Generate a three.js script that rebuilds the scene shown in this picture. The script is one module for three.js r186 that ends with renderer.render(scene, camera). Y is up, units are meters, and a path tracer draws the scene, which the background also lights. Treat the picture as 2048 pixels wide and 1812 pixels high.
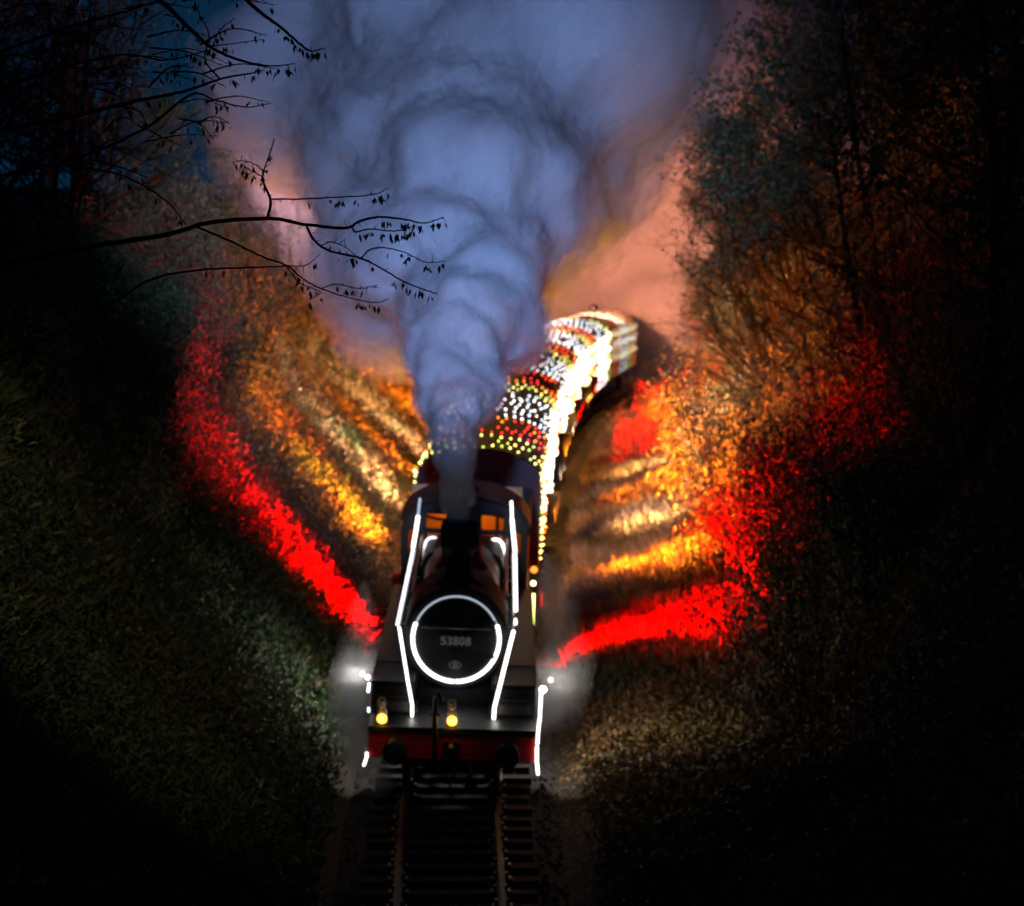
import * as THREE from 'three';
import { ImprovedNoise } from 'three/addons/math/ImprovedNoise.js';
import { mergeGeometries } from 'three/addons/utils/BufferGeometryUtils.js';
import { RoundedBoxGeometry } from 'three/addons/geometries/RoundedBoxGeometry.js';
import { TextGeometry } from 'three/addons/geometries/TextGeometry.js';
import { FontLoader } from 'three/addons/loaders/FontLoader.js';
import { RectAreaLightUniformsLib } from 'three/addons/lights/RectAreaLightUniformsLib.js';

// ---------------------------------------------------------------- camera, sky, exposure
RectAreaLightUniformsLib.init();
const scene = new THREE.Scene();
const D0 = 46.5, EYE = 11.2, R = THREE.MathUtils.degToRad;
const camera = new THREE.PerspectiveCamera(17.17, 1024 / 906, 1, 900);
camera.position.set(0, EYE, D0);
camera.rotation.order = 'YXZ';
camera.rotation.set(R(-6.71), R(-1.222), 0);
camera.focus = 26;
camera.userData.fStop = 2.0;
camera.updateMatrixWorld(true);
const renderer = new THREE.WebGLRenderer();
renderer.toneMapping = THREE.LinearToneMapping;
renderer.toneMappingExposure = 1;
renderer.shadowMap.enabled = true;

{ // dusk sky: a smooth gradient, a little lighter towards the horizon
  const W = 64, H = 128, d = new Float32Array(W * H * 4);
  for (let y = 0; y < H; y++) {
    const up = Math.sin(((y + 0.5) / H - 0.5) * Math.PI), t = Math.pow(1 - Math.max(0, up), 3);
    for (let x = 0; x < W; x++) d.set([0.0012 + 0.0012 * t, 0.006 + 0.013 * t, 0.020 + 0.03 * t, 1], (y * W + x) * 4);
  }
  const t = new THREE.DataTexture(d, W, H, THREE.RGBAFormat, THREE.FloatType);
  t.mapping = THREE.EquirectangularReflectionMapping; t.magFilter = THREE.LinearFilter; t.needsUpdate = true;
  scene.background = t; scene.environment = t;
}
const dusk = new THREE.DirectionalLight(new THREE.Color(0.45, 0.65, 1), 0.015); // last glow of the western sky, very soft
dusk.position.set(-30, 60, 80); dusk.target.position.set(0, 4, -20); dusk.castShadow = true; dusk.shadow.radius = 40;
dusk.shadow.camera.left = dusk.shadow.camera.bottom = -70; dusk.shadow.camera.right = dusk.shadow.camera.top = 70; dusk.shadow.camera.far = 300;
dusk.name = 'dusk'; scene.add(dusk, dusk.target);

// ---------------------------------------------------------------- helpers
let seed = 7;
const rnd = () => { seed = (seed + 0x6d2b79f5) | 0; let t = Math.imul(seed ^ (seed >>> 15), 1 | seed); t = (t + Math.imul(t ^ (t >>> 7), 61 | t)) ^ t; return ((t ^ (t >>> 14)) >>> 0) / 4294967296; };
const rr = (a, b) => a + (b - a) * rnd(), pick = (a) => a[Math.floor(rnd() * a.length)];
const perlin = new ImprovedNoise(), N3 = (x, y, z) => perlin.noise(x, y, z);
const V = (x, y, z) => new THREE.Vector3(x, y, z);
const lerp = THREE.MathUtils.lerp, clamp = THREE.MathUtils.clamp, smooth = THREE.MathUtils.smoothstep;
const used = {};
function numbered(n) { used[n] = (used[n] ?? -1) + 1; return used[n] ? n + '_' + String(used[n]).padStart(3, '0') : n; }
const shadows = (m) => { m.castShadow = m.receiveShadow = true; return m; };
function std(rgb, rough = 0.7, more = {}) {
  const m = new THREE.MeshStandardMaterial({ roughness: rough, side: THREE.DoubleSide, ...more }); m.color.setRGB(...rgb); return m;
}
function glow(rgb, k, base = [0.8, 0.8, 0.8]) { const m = std(base, 0.5); m.emissive.setRGB(...rgb); m.emissiveIntensity = k; return m; }
function plain(g) { // every geometry to the same attributes, so that any can be merged
  g = g.index ? g.toNonIndexed() : g;
  for (const k of Object.keys(g.attributes)) if (!['position', 'normal'].includes(k)) g.deleteAttribute(k);
  if (!g.attributes.normal) g.computeVertexNormals();
  return g;
}
const M = (list) => mergeGeometries(list.map(plain));
function thing(name, label, category, pos = [0, 0, 0], turn = 0, group) {
  const o = new THREE.Group(); o.name = numbered(name); o.position.set(...pos); o.rotation.y = turn;
  o.userData = { label, category }; if (group) o.userData.group = group;
  scene.add(o); return o;
}
function part(name, geo, mat, parent, label) {
  const m = shadows(new THREE.Mesh(Array.isArray(geo) ? M(geo) : geo, mat)); m.name = name;
  if (label) m.userData.label = label; parent.add(m); return m;
}
function tag(o, label, category, group, kind) { o.userData = { ...o.userData, label }; if (category) o.userData.category = category; if (group) o.userData.group = group; if (kind) o.userData.kind = kind; return o; }
const box = (w, h, d, x = 0, y = 0, z = 0, r = 0) => (r ? new RoundedBoxGeometry(w, h, d, 2, r) : new THREE.BoxGeometry(w, h, d)).translate(x, y, z);
const cyl = (r0, r1, h, x = 0, y = 0, z = 0, n = 24) => new THREE.CylinderGeometry(r0, r1, h, n).translate(x, y, z);
const cylZ = (r0, r1, h, x = 0, y = 0, z = 0, n = 32) => new THREE.CylinderGeometry(r0, r1, h, n).rotateX(Math.PI / 2).translate(x, y, z);
const cylX = (r, h, x = 0, y = 0, z = 0, n = 20) => new THREE.CylinderGeometry(r, r, h, n).rotateZ(Math.PI / 2).translate(x, y, z);
const latheZ = (pts, n = 48) => new THREE.LatheGeometry(pts.map((p) => new THREE.Vector2(p[0], p[1])), n).rotateX(Math.PI / 2); // axis towards +z
const latheY = (pts, n = 40) => new THREE.LatheGeometry(pts.map((p) => new THREE.Vector2(p[0], p[1])), n);
const tube = (pts, r, seg, n = 8, tension = 0.5) => new THREE.TubeGeometry(new THREE.CatmullRomCurve3(pts.map((p) => (p.isVector3 ? p : V(...p))), false, 'catmullrom', tension), seg ?? pts.length * 6, r, n, false);
function straight(pts, r, n = 8) { // polyline of straight tubes with ball joints
  const out = [];
  for (let i = 0; i + 1 < pts.length; i++) {
    const a = V(...pts[i]), b = V(...pts[i + 1]), d = b.clone().sub(a), g = new THREE.CylinderGeometry(r, r, d.length(), n);
    g.applyQuaternion(new THREE.Quaternion().setFromUnitVectors(V(0, 1, 0), d.clone().normalize())); const c = a.clone().add(b).multiplyScalar(0.5); g.translate(c.x, c.y, c.z); out.push(g);
  }
  for (const p of pts) out.push(new THREE.SphereGeometry(r, n, 5).translate(...p));
  return out;
}
function pointLight(parent, rgb, k, [x, y, z], radius = 4) {
  const l = new THREE.PointLight(new THREE.Color(...rgb), k, 0, 2); l.position.set(x, y, z); l.castShadow = true; l.shadow.radius = radius; l.name = 'lamp'; parent.add(l); return l;
}
// the track: straight under the camera, bending to the right behind the engine. b = metres behind the buffer beam
const trackX = (b) => (b <= 0 ? 0 : b < 80 ? 0.02 * b + 0.00061 * b * b : 5.504 + 0.1176 * (b - 80));
const trackTurn = (b) => (b > 0 ? -Math.atan(0.02 + 0.00122 * Math.min(b, 80)) : 0);
const trackY = (b) => -0.00038 * Math.max(0, Math.min(b, 115) - 15) ** 2; // the line falls away behind the first coach
function seen(px, py, d) { // point at depth d on the line of sight of a place in the photograph (2048 x 1812)
  const p = V((px / 2048) * 2 - 1, 1 - (py / 1812) * 2, 0.5).unproject(camera).sub(camera.position);
  return camera.position.clone().add(p.multiplyScalar(d / -p.z));
}
function noiseTex(size, make, srgb = true) {
  const d = new Uint8Array(size * size * 4);
  for (let y = 0; y < size; y++) for (let x = 0; x < size; x++) { const c = make(x / size, y / size); d.set([c[0] * 255, c[1] * 255, c[2] * 255, 255], (y * size + x) * 4); }
  const t = new THREE.DataTexture(d, size, size); t.wrapS = t.wrapT = THREE.RepeatWrapping; t.magFilter = THREE.LinearFilter; if (srgb) t.colorSpace = THREE.SRGBColorSpace; t.needsUpdate = true; return t;
}
const tileN = (x, y, f, s) => { // periodic noise
  const a = x * Math.PI * 2, b = y * Math.PI * 2, k = f / 6.283; return N3(Math.cos(a) * k + s, Math.sin(a) * k + Math.cos(b) * k * 1.3, Math.sin(b) * k * 1.3 + s);
};

// ---------------------------------------------------------------- materials
const roughSpots = noiseTex(128, (x, y) => { const v = clamp(0.45 + 0.3 * tileN(x, y, 12, 3) + 0.2 * tileN(x, y, 40, 9), 0, 1); return [v, v, v]; }, false);
const mat = {
  black: new THREE.MeshPhysicalMaterial({ color: new THREE.Color(0.0115, 0.0115, 0.0145), roughness: 0.5, specularIntensity: 0.5, side: THREE.DoubleSide }), // engine paint, oily gloss
  soot: new THREE.MeshPhysicalMaterial({ color: new THREE.Color(0.0115, 0.011, 0.0135), roughness: 0.65, specularIntensity: 0.5, side: THREE.DoubleSide }),
  red: std([0.55, 0.012, 0.015], 0.45),
  steel: std([0.42, 0.42, 0.45], 0.3, { metalness: 0.9 }),
  iron: std([0.03, 0.027, 0.026], 0.55),
  plate: std([0.012, 0.012, 0.013], 0.5),
  white: std([0.78, 0.78, 0.76], 0.5),
  matt: std([0.006, 0.006, 0.006], 1),
  cream: std([0.62, 0.40, 0.16], 0.7),
  coal: std([0.02, 0.02, 0.022], 0.5),
  coach: std([0.06, 0.014, 0.012], 0.4),
  coachEnd: std([0.016, 0.015, 0.016], 0.6),
  roof: std([0.05, 0.05, 0.055], 0.7),
  rail: std([0.028, 0.022, 0.02], 0.6, { metalness: 0.3 }),
  sleeper: std([0.009, 0.0075, 0.007], 0.95),
  bark: std([0.055, 0.04, 0.03], 0.95),
  paleBark: std([0.20, 0.14, 0.10], 0.85),
  led: glow([1, 0.97, 0.93], 3.4),
  ledDim: glow([0.75, 0.85, 1], 0.55),
  ledSoft: glow([0.9, 0.95, 1], 2.2),
  ledYellow: glow([0.85, 1, 0.25], 4),
  amber: glow([1, 0.42, 0.03], 4.5),
};
for (const k of ['black', 'soot']) { const m = mat[k]; m.roughnessMap = null; }
const leaf = new THREE.MeshStandardMaterial({ vertexColors: true, roughness: 0.75, side: THREE.DoubleSide });
const wispMat = new THREE.MeshPhysicalMaterial({ vertexColors: true, transparent: true, roughness: 1, specularIntensity: 0, transmission: 0.6, thickness: 0, side: THREE.DoubleSide });
const smokeMat = new THREE.MeshPhysicalMaterial({ vertexColors: true, transparent: true, roughness: 1, specularIntensity: 0, transmission: 0.3, thickness: 0, side: THREE.DoubleSide });

// ---------------------------------------------------------------- ground
function bank(u, b) { // height of the cutting, u = metres to the right of the track
  let h;
  if (u < 0) {
    const t = -u;
    const w = smooth(b, 24, 46), t1 = lerp(5.2, 6.2, w), h1 = (t1 - 1.85) * lerp(1.14, 0.85, w), k2 = lerp(2.9, 0.6, w);
    h = t < 1.85 ? 0 : t < t1 ? (t - 1.85) * lerp(1.14, 0.85, w) : t < t1 + 1.3 ? h1 + (t - t1) * k2 : h1 + 1.3 * k2 + (Math.min(t, 15) - t1 - 1.3) * 0.2;
    h = Math.min(h, lerp(40, 2.2, smooth(b, 44, 92)) + (t - 6) * 0.05);
  } else h = u < 2.3 ? 0 : u < 6.2 ? (u - 2.3) * 0.24 : u < 9.8 ? 0.94 + (u - 6.2) * 1.45 : 6.16 + (u - 9.8) * 0.3;
  if (u > 2 && b < 6) h += smooth(-b, -6, 6) * smooth(u, 2.3, 6) * 0.7;
  const k = smooth(Math.abs(u), 1.9, 3.2);
  return Math.max(-0.5, h + k * (0.38 * N3(u * 0.33, b * 0.28, 1.7) + 0.15 * N3(u * 1.1, b * 1.0, 4.2)));
}
const terrain = (x, z) => { const b = -z; return bank(x - trackX(b), b) - 0.42 + trackY(b); };
{
  const us = [], bs = [];
  for (let u = -170; u < -20; u += 15) us.push(u); for (let u = -20; u <= 20; u += 0.4) us.push(u); for (let u = 30; u <= 170; u += 15) us.push(u);
  for (let b = -170; b < -40; b += 13) bs.push(b); for (let b = -40; b <= 130; b += 0.6) bs.push(b); for (let b = 140; b <= 330; b += 15) bs.push(b);
  const p = [], uv = [], idx = [], w = us.length;
  for (const b of bs) for (const u of us) { const x = u + trackX(Math.min(b, 150)); p.push(x, bank(u, b) - 0.42 + trackY(b), -b); uv.push(u / 3, b / 3); }
  for (let j = 0; j + 1 < bs.length; j++) for (let i = 0; i + 1 < w; i++) { const a = j * w + i; idx.push(a, a + 1, a + w, a + 1, a + w + 1, a + w); }
  const g = new THREE.BufferGeometry(); g.setAttribute('position', new THREE.Float32BufferAttribute(p, 3)); g.setAttribute('uv', new THREE.Float32BufferAttribute(uv, 2)); g.setIndex(idx); g.computeVertexNormals();
  const soil = noiseTex(512, (x, y) => { const n = tileN(x, y, 30, 2) * 0.5 + tileN(x, y, 90, 5) * 0.5, k = 0.5 + n * 0.6, e = rnd() * 0.12; return [clamp(0.27 * k + e, 0, 1), clamp(0.20 * k + e * 0.9, 0, 1), clamp(0.14 * k + e * 0.6, 0, 1)]; });
  const m = std([0.8, 0.8, 0.8], 0.95, { map: soil, bumpMap: soil, bumpScale: 0.04 });
  const o = shadows(new THREE.Mesh(g, m)); o.name = 'ground'; tag(o, 'brown earth of the railway cutting rising on both sides', null, null, 'structure'); scene.add(o);
}
{ // ballast bed
  const p = [], idx = [], sec = [[-1.95, -0.3], [-1.55, 0.02], [0, 0.03], [1.55, 0.02], [1.95, -0.3]], uv = [];
  let n = 0;
  for (let b = -30; b <= 130; b += 1.0) { const x = trackX(b); sec.forEach(([u, h], i) => { p.push(x + u, h + trackY(b), -b); uv.push(u, b); }); if (n++) for (let i = 0; i < 4; i++) { const a = (n - 2) * 5 + i; idx.push(a, a + 1, a + 5, a + 1, a + 6, a + 5); } }
  const g = new THREE.BufferGeometry(); g.setAttribute('position', new THREE.Float32BufferAttribute(p, 3)); g.setAttribute('uv', new THREE.Float32BufferAttribute(uv, 2)); g.setIndex(idx); g.computeVertexNormals();
  const st = noiseTex(256, (x, y) => { const k = 0.25 + 0.25 * Math.abs(tileN(x, y, 60, 8)) + 0.14 * rnd(); return [k, k * 0.95, k * 0.9]; });
  const o = shadows(new THREE.Mesh(g, std([0.14, 0.125, 0.115], 0.95, { map: st, bumpMap: st, bumpScale: 0.05 }))); o.name = 'ballast'; o.position.y = -0.29; tag(o, 'grey stone ballast under the railway track', null, null, 'structure'); scene.add(o);
  // loose stones
  const sg = new THREE.IcosahedronGeometry(0.035, 0), im = new THREE.InstancedMesh(sg, std([0.02, 0.018, 0.017], 0.95), 9000), mm = new THREE.Matrix4(), q = new THREE.Quaternion();
  for (let i = 0; i < 9000; i++) { const b = rr(-20, 40), u = rr(-1.9, 1.9); q.setFromEuler(new THREE.Euler(rr(0, 6), rr(0, 6), rr(0, 6))); const s = rr(0.6, 1.5); mm.compose(V(trackX(b) + u, Math.abs(u) > 1.55 ? 0.02 - (Math.abs(u) - 1.55) * 0.8 + trackY(b) : 0.03 + trackY(b), -b), q, V(s, s * 0.7, s)); im.setMatrixAt(i, mm); }
  im.name = 'ballast_stones'; im.position.y = -0.29; tag(im, 'loose grey stones lying over the ballast bed', null, null, 'stuff'); shadows(im); scene.add(im);
}
{ // track
  const t = thing('railway_track', 'single railway track running from the bottom of the picture under the engine', 'railway track');
  t.position.y = -0.29;
  for (const s of [-1, 1]) {
    const sh = new THREE.Shape(); sh.moveTo(-0.07, 0); for (const [x, y] of [[0.07, 0], [0.07, 0.015], [0.012, 0.035], [0.012, 0.11], [0.035, 0.118], [0.035, 0.15], [-0.035, 0.15], [-0.035, 0.118], [-0.012, 0.11], [-0.012, 0.035], [-0.07, 0.015]]) sh.lineTo(x, y);
    const pts = []; for (let b = -30; b <= 130; b += 2) pts.push(V(trackX(b) + s * 0.753, 0.14 + trackY(b), -b));
    const g = new THREE.BufferGeometry(), P = sh.getPoints(1).slice(0, 12), n = P.length, pos = [], idx = [];
    pts.forEach((c, k) => { P.forEach((q) => pos.push(c.x + q.x, c.y + q.y, c.z)); if (k) for (let i = 0; i < n; i++) { const a = (k - 1) * n + i, e = (k - 1) * n + ((i + 1) % n); idx.push(a, e, a + n, e, e + n, a + n); } });
    g.setAttribute('position', new THREE.Float32BufferAttribute(pos, 3)); g.setIndex(idx); const fl = g.toNonIndexed(); fl.computeVertexNormals();
    part('rail', fl, mat.rail, t);
  }
  const sg = box(2.6, 0.14, 0.25, 0, 0.07, 0), cg = M([box(0.3, 0.03, 0.2, 0, 0.152, 0), box(0.05, 0.09, 0.1, 0.08, 0.2, 0), box(0.05, 0.09, 0.1, -0.08, 0.2, 0)]);
  for (let b = -29; b <= 110; b += 0.75) { const m = part('sleeper', sg, mat.sleeper, t); m.position.set(trackX(b), trackY(b), -b); m.rotation.y = trackTurn(b); m.rotation.z = rr(-0.008, 0.008); m.position.z += rr(-0.04, 0.04); m.scale.x = rr(0.97, 1.03); if (b > -8 && b < 3) for (const s of [-1, 1]) part('rail_chair', cg, mat.iron, m).position.x = s * 0.753; }
}
// ---------------------------------------------------------------- the engine
const RAILTOP = 0, font = await new FontLoader().loadAsync('fonts/droid/droid_sans_bold.typeface.json');
const engine = thing('steam_locomotive', 'black steam locomotive coming head-on, outlined with white rope lights, red buffer beam', 'locomotive', [0, 0, 0], -0.020);
engine.rotation.z = R(-1.9);
const rounded = (w, h, r) => { const s = new THREE.Shape(), x = -w / 2, y = -h / 2; s.moveTo(x + r, y); s.lineTo(x + w - r, y); s.quadraticCurveTo(x + w, y, x + w, y + r); s.lineTo(x + w, y + h - r); s.quadraticCurveTo(x + w, y + h, x + w - r, y + h); s.lineTo(x + r, y + h); s.quadraticCurveTo(x, y + h, x, y + h - r); s.lineTo(x, y + r); s.quadraticCurveTo(x, y, x + r, y); return s; };
const ext = (s, d, bev = 0) => new THREE.ExtrudeGeometry(s, { depth: d, bevelEnabled: bev > 0, bevelSize: bev, bevelThickness: bev, bevelSegments: 2, curveSegments: 16 });
{
  const e = engine;
  part('buffer_beam', [box(2.62, 0.40, 0.05, 0, 1.055, -0.03, 0.01)], mat.red, e);
  part('footplate_edge', [box(2.66, 0.105, 0.1, 0, 1.31, -0.03, 0.012)], mat.plate, e);
  const rv = []; for (let i = -12; i <= 12; i++) for (const y of [0.89, 1.22]) rv.push(new THREE.SphereGeometry(0.014, 6, 4).translate(i * 0.105, y, -0.005));
  part('rivet', rv, mat.red, e).userData.kind = 'stuff';
  for (const s of [-1, 1]) {
    const bf = part('buffer', [latheZ([[0.17, 0.0], [0.17, 0.03], [0.125, 0.06], [0.115, 0.24], [0.10, 0.25], [0.07, 0.26], [0.07, 0.40]], 32).translate(s * 0.885, 1.02, 0)], mat.iron, e);
    part('buffer_head', latheZ([[0.07, 0.38], [0.185, 0.395], [0.195, 0.41], [0.19, 0.425], [0.1, 0.44], [0, 0.445]], 40).translate(s * 0.885, 1.02, 0), std([0.03, 0.03, 0.033], 0.4), bf);
  }
  const hook = new THREE.Shape(); hook.moveTo(0, -0.07); hook.lineTo(0.2, -0.07); hook.quadraticCurveTo(0.33, -0.05, 0.32, 0.08); hook.lineTo(0.26, 0.12); hook.quadraticCurveTo(0.26, 0.0, 0.19, 0.01); hook.lineTo(0.12, 0.07); hook.lineTo(0, 0.07);
  const hp = part('coupling_hook', [ext(hook, 0.06, 0.012).rotateY(-Math.PI / 2).translate(0.03, 1.03, 0), box(0.24, 0.24, 0.02, 0, 1.03, 0.006, 0.006)], mat.iron, e);
  part('coupling_link', [0, 1, 2].map((k) => new THREE.TorusGeometry(0.085, 0.018, 8, 16).scale(0.7, 1.5, 1).rotateY(k % 2 ? 0 : Math.PI / 2).translate(0, 0.9 - k * 0.19, 0.2)), mat.iron, hp);
  part('vacuum_pipe', [tube([[-0.27, 0.75, 0.12], [-0.27, 1.0, 0.13], [-0.27, 1.5, 0.12], [-0.27, 1.78, 0.1], [-0.25, 1.9, 0.13], [-0.2, 1.9, 0.2], [-0.19, 1.82, 0.22]], 0.045, 48, 12), cyl(0.06, 0.06, 0.06, -0.27, 1.25, 0.13), box(0.16, 0.05, 0.14, -0.27, 1.6, 0.06)], mat.plate, e);
  part('brake_hose', [tube([[0.3, 0.86, 0.06], [0.31, 0.7, 0.16], [0.28, 0.5, 0.15], [0.22, 0.48, 0.08]], 0.03, 30, 10)], mat.plate, e);
  part('front_platform', [box(2.64, 0.03, 1.95, 0, 1.345, -1.04)], mat.black, e);
  // cylinder covers left and right with the raised running board behind
  for (const s of [-1, 1]) {
    const cv = part('cylinder_cover', [box(0.68, 0.5, 1.55, s * 0.985, 1.62, -1.7, 0.03), box(0.70, 0.035, 1.6, s * 0.985, 1.885, -1.7, 0.01)], mat.soot, e);
    part('cover_strip', box(0.56, 0.03, 0.025, s * 0.985, 1.66, -0.917), mat.iron, cv);
    part('cover_plate', box(0.52, 0.16, 0.012, s * 0.985, 1.50, -0.92, 0.004), mat.iron, cv);
    const bl = []; for (let i = 0; i < 6; i++) bl.push(new THREE.SphereGeometry(0.014, 6, 4).translate(s * 0.985 - 0.25 + i * 0.1, 1.80, -0.925)); part('cover_bolt', bl, mat.iron, cv);
    part('running_board', [box(0.55, 0.03, 7.9, s * 1.04, 1.9, -6.5), box(0.025, 0.12, 7.9, s * 1.315, 1.86, -6.5)], mat.soot, e);
    part('cylinder', [cylZ(0.36, 0.36, 1.1, s * 1.0, 0.95, -2.1), cylZ(0.12, 0.12, 0.2, s * 1.0, 0.95, -1.5), cylZ(0.3, 0.3, 0.06, s * 1.0, 0.95, -1.53)], mat.iron, e);
    part('guard_iron', [box(0.04, 0.62, 0.12, s * 0.76, 0.62, -0.7)], mat.iron, e);
    part('frame_plate', [box(0.04, 0.9, 9.6, s * 0.6, 1.0, -5.6)], mat.plate, e);
  }
  part('saddle', [box(1.2, 0.62, 1.5, 0, 1.66, -2.62, 0.04), box(1.24, 0.3, 0.05, 0, 1.5, -1.78)], mat.soot, e);
  // wheels
  const wheel = (r, b, nm) => { for (const s of [-1, 1]) { const w = part(nm, [new THREE.TorusGeometry(r - 0.05, 0.06, 10, 40), new THREE.CylinderGeometry(0.13, 0.13, 0.16, 16).rotateX(Math.PI / 2), ...Array.from({ length: 10 }, (_, i) => box(0.05, r - 0.1, 0.05, 0, (r - 0.1) / 2 + 0.05, 0).rotateZ((i * Math.PI) / 5))].map((g) => g.rotateY(Math.PI / 2).translate(s * 0.735, RAILTOP + r, -b)), mat.iron, e); } };
  wheel(0.5, 1.35, 'wheel'); for (const b of [3.6, 5.3, 7.0, 8.8]) wheel(0.7, b, 'driving_wheel');
  for (const s of [-1, 1]) part('coupling_rod', [box(0.06, 0.12, 5.4, s * 0.87, RAILTOP + 0.55, -6.2, 0.02)], mat.steel, e);
  part('axle', [1.35, 3.6, 5.3, 7.0, 8.8].map((b) => cylX(0.08, 1.4, 0, RAILTOP + (b < 2 ? 0.5 : 0.7), -b)), mat.iron, e);
  // smokebox, door, boiler, firebox
  const CY = 2.485;
  part('smokebox', [latheZ([[0.0, -1.72], [0.80, -1.72], [0.84, -1.735], [0.855, -1.77], [0.855, -3.95], [0.80, -3.97]], 72).translate(0, CY, 0), ...Array.from({ length: 32 }, (_, i) => new THREE.SphereGeometry(0.013, 6, 4).translate(Math.cos(i * 0.19635) * 0.79, CY + Math.sin(i * 0.19635) * 0.79, -1.715))], mat.soot, e);
  const door = part('smokebox_door', latheZ([[0.66, -1.72], [0.66, -1.685], [0.645, -1.668], [0.55, -1.635], [0.35, -1.595], [0.15, -1.578], [0, -1.575]], 64).translate(0, CY, 0), mat.soot, e);
  part('door_rail', [cylX(0.013, 1.14, 0, CY + 0.195, -1.55), ...[-0.5, 0.5].map((x) => cylZ(0.014, 0.014, 0.1, x, CY + 0.195, -1.6))], mat.steel, door);
  for (const y of [0.3, -0.27]) part('hinge_strap', [box(0.62, 0.055, 0.02, 0.33, CY + y, -1.612, 0.006)], mat.soot, door);
  part('door_dart', [cylZ(0.04, 0.04, 0.04, 0, CY - 0.19, -1.57), box(0.03, 0.13, 0.02, 0, CY - 0.25, -1.55)], mat.soot, door);
  const np = part('number_plate', ext(rounded(0.60, 0.21, 0.03), 0.025, 0.004).translate(0, CY - 0.005, -1.565), mat.plate, door, 'black plate with raised white engine number');
  const txt = new TextGeometry('53808', { font, size: 0.132, depth: 0.012, curveSegments: 6, bevelEnabled: false }); txt.computeBoundingBox(); const bb = txt.boundingBox;
  part('number', txt.translate(-(bb.max.x + bb.min.x) / 2, CY - 0.005 - (bb.max.y + bb.min.y) / 2, -1.536), std([0.62, 0.64, 0.72], 0.55), np);
  const oval = new THREE.Shape(); oval.absellipse(0, 0, 0.105, 0.07, 0, Math.PI * 2);
  const sp = part('shed_plate', ext(oval, 0.02, 0.003).translate(0, CY - 0.41, -1.61), mat.plate, door);
  const em = new TextGeometry('V', { font, size: 0.07, depth: 0.008, curveSegments: 5 }); em.computeBoundingBox(); const eb = em.boundingBox;
  part('emblem', [new THREE.TorusGeometry(0.085, 0.006, 6, 40).scale(1.1, 0.72, 1).translate(0, CY - 0.41, -1.583), new THREE.TorusGeometry(0.045, 0.005, 6, 30).scale(0.85, 1.05, 1).translate(0, CY - 0.41, -1.583), em.translate(-(eb.max.x + eb.min.x) / 2, CY - 0.41 - (eb.max.y + eb.min.y) / 2, -1.588)], std([0.4, 0.4, 0.44], 0.5), sp);
  part('chimney', latheY([[0.0, 4.10], [0.24, 4.10], [0.26, 4.27], [0.29, 4.285], [0.31, 4.27], [0.318, 4.18], [0.318, 3.90], [0.30, 3.84], [0.235, 3.80], [0.215, 3.70], [0.215, 3.48], [0.25, 3.38], [0.36, 3.31], [0.46, 3.22]], 48).translate(0, 0, -2.55), mat.soot, e);
  const blr = part('boiler', [cylZ(0.70, 0.70, 4.6, 0, CY - 0.06, -6.2, 64)], mat.black, e);
  part('boiler_band', [4.6, 5.9, 7.2].map((b) => cylZ(0.707, 0.707, 0.06, 0, CY - 0.06, -b, 64)), mat.black, blr);
  part('dome', latheY([[0.50, 3.0], [0.36, 3.20], [0.33, 3.5], [0.31, 3.62], [0.22, 3.72], [0, 3.75]], 36).translate(0, 0, -5.9), mat.black, e);
  const fb = rounded(1.5, 1.5, 0.36); part('firebox', ext(fb, 2.1, 0.03).translate(0, 2.12, -10.6), mat.black, e);
  part('safety_valve', [cyl(0.09, 0.1, 0.26, -0.16, 2.98, -9.1), cyl(0.09, 0.1, 0.26, 0.16, 2.98, -9.1)], mat.steel, e);
  part('whistle', [cyl(0.03, 0.03, 0.3, 0.12, 3.0, -9.9), cyl(0.045, 0.045, 0.12, 0.12, 3.1, -9.9)], mat.steel, e);
  for (const s of [-1, 1]) part('handrail', [tube([[s * 0.93, 2.62, -1.9], [s * 0.93, 2.62, -6], [s * 0.93, 2.62, -10.5]], 0.018, 20, 8), ...[2.2, 3.8, 5.4, 7, 8.6].map((b) => cylX(0.014, 0.16, s * 0.83, 2.62, -b, 8))], mat.steel, e);
  for (const s of [-1, 1]) part('boiler_pipe', tube([[s * 0.80, 2.85, -3.9], [s * 0.80, 2.88, -7], [s * 0.8, 2.9, -10.5]], 0.03, 20, 8), std([0.25, 0.12, 0.06], 0.35, { metalness: 0.8 }), e);
  // cab: front plate with six openings, sides, roof
  const cs = new THREE.Shape(), roofY = (x) => 3.02 + 0.70 * Math.sqrt(Math.max(0, 1 - (x / 1.28) ** 2));
  cs.moveTo(-1.2, 1.35); cs.lineTo(1.2, 1.35); for (let i = 0; i <= 24; i++) { const x = 1.2 - i * 0.1; cs.lineTo(x, roofY(x) - 0.05); }
  const wins = [[-0.53, 3.15, 0.42, 0.28], [0.53, 3.15, 0.42, 0.28], [-0.52, 2.80, 0.38, 0.22], [0.52, 2.80, 0.38, 0.22], [-1.0, 2.76, 0.16, 0.42], [1.0, 2.76, 0.16, 0.42]];
  wins.forEach(([x, y, w, h], k) => { const p = new THREE.Path(rounded(w, h, k > 3 ? 0.075 : 0.03).getPoints(8).map((q) => new THREE.Vector2(q.x + x, q.y + y))); cs.holes.push(p); });
  const cab = part('cab_front', ext(cs, 0.03).translate(0, 0, -10.65), mat.black, e);
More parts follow.
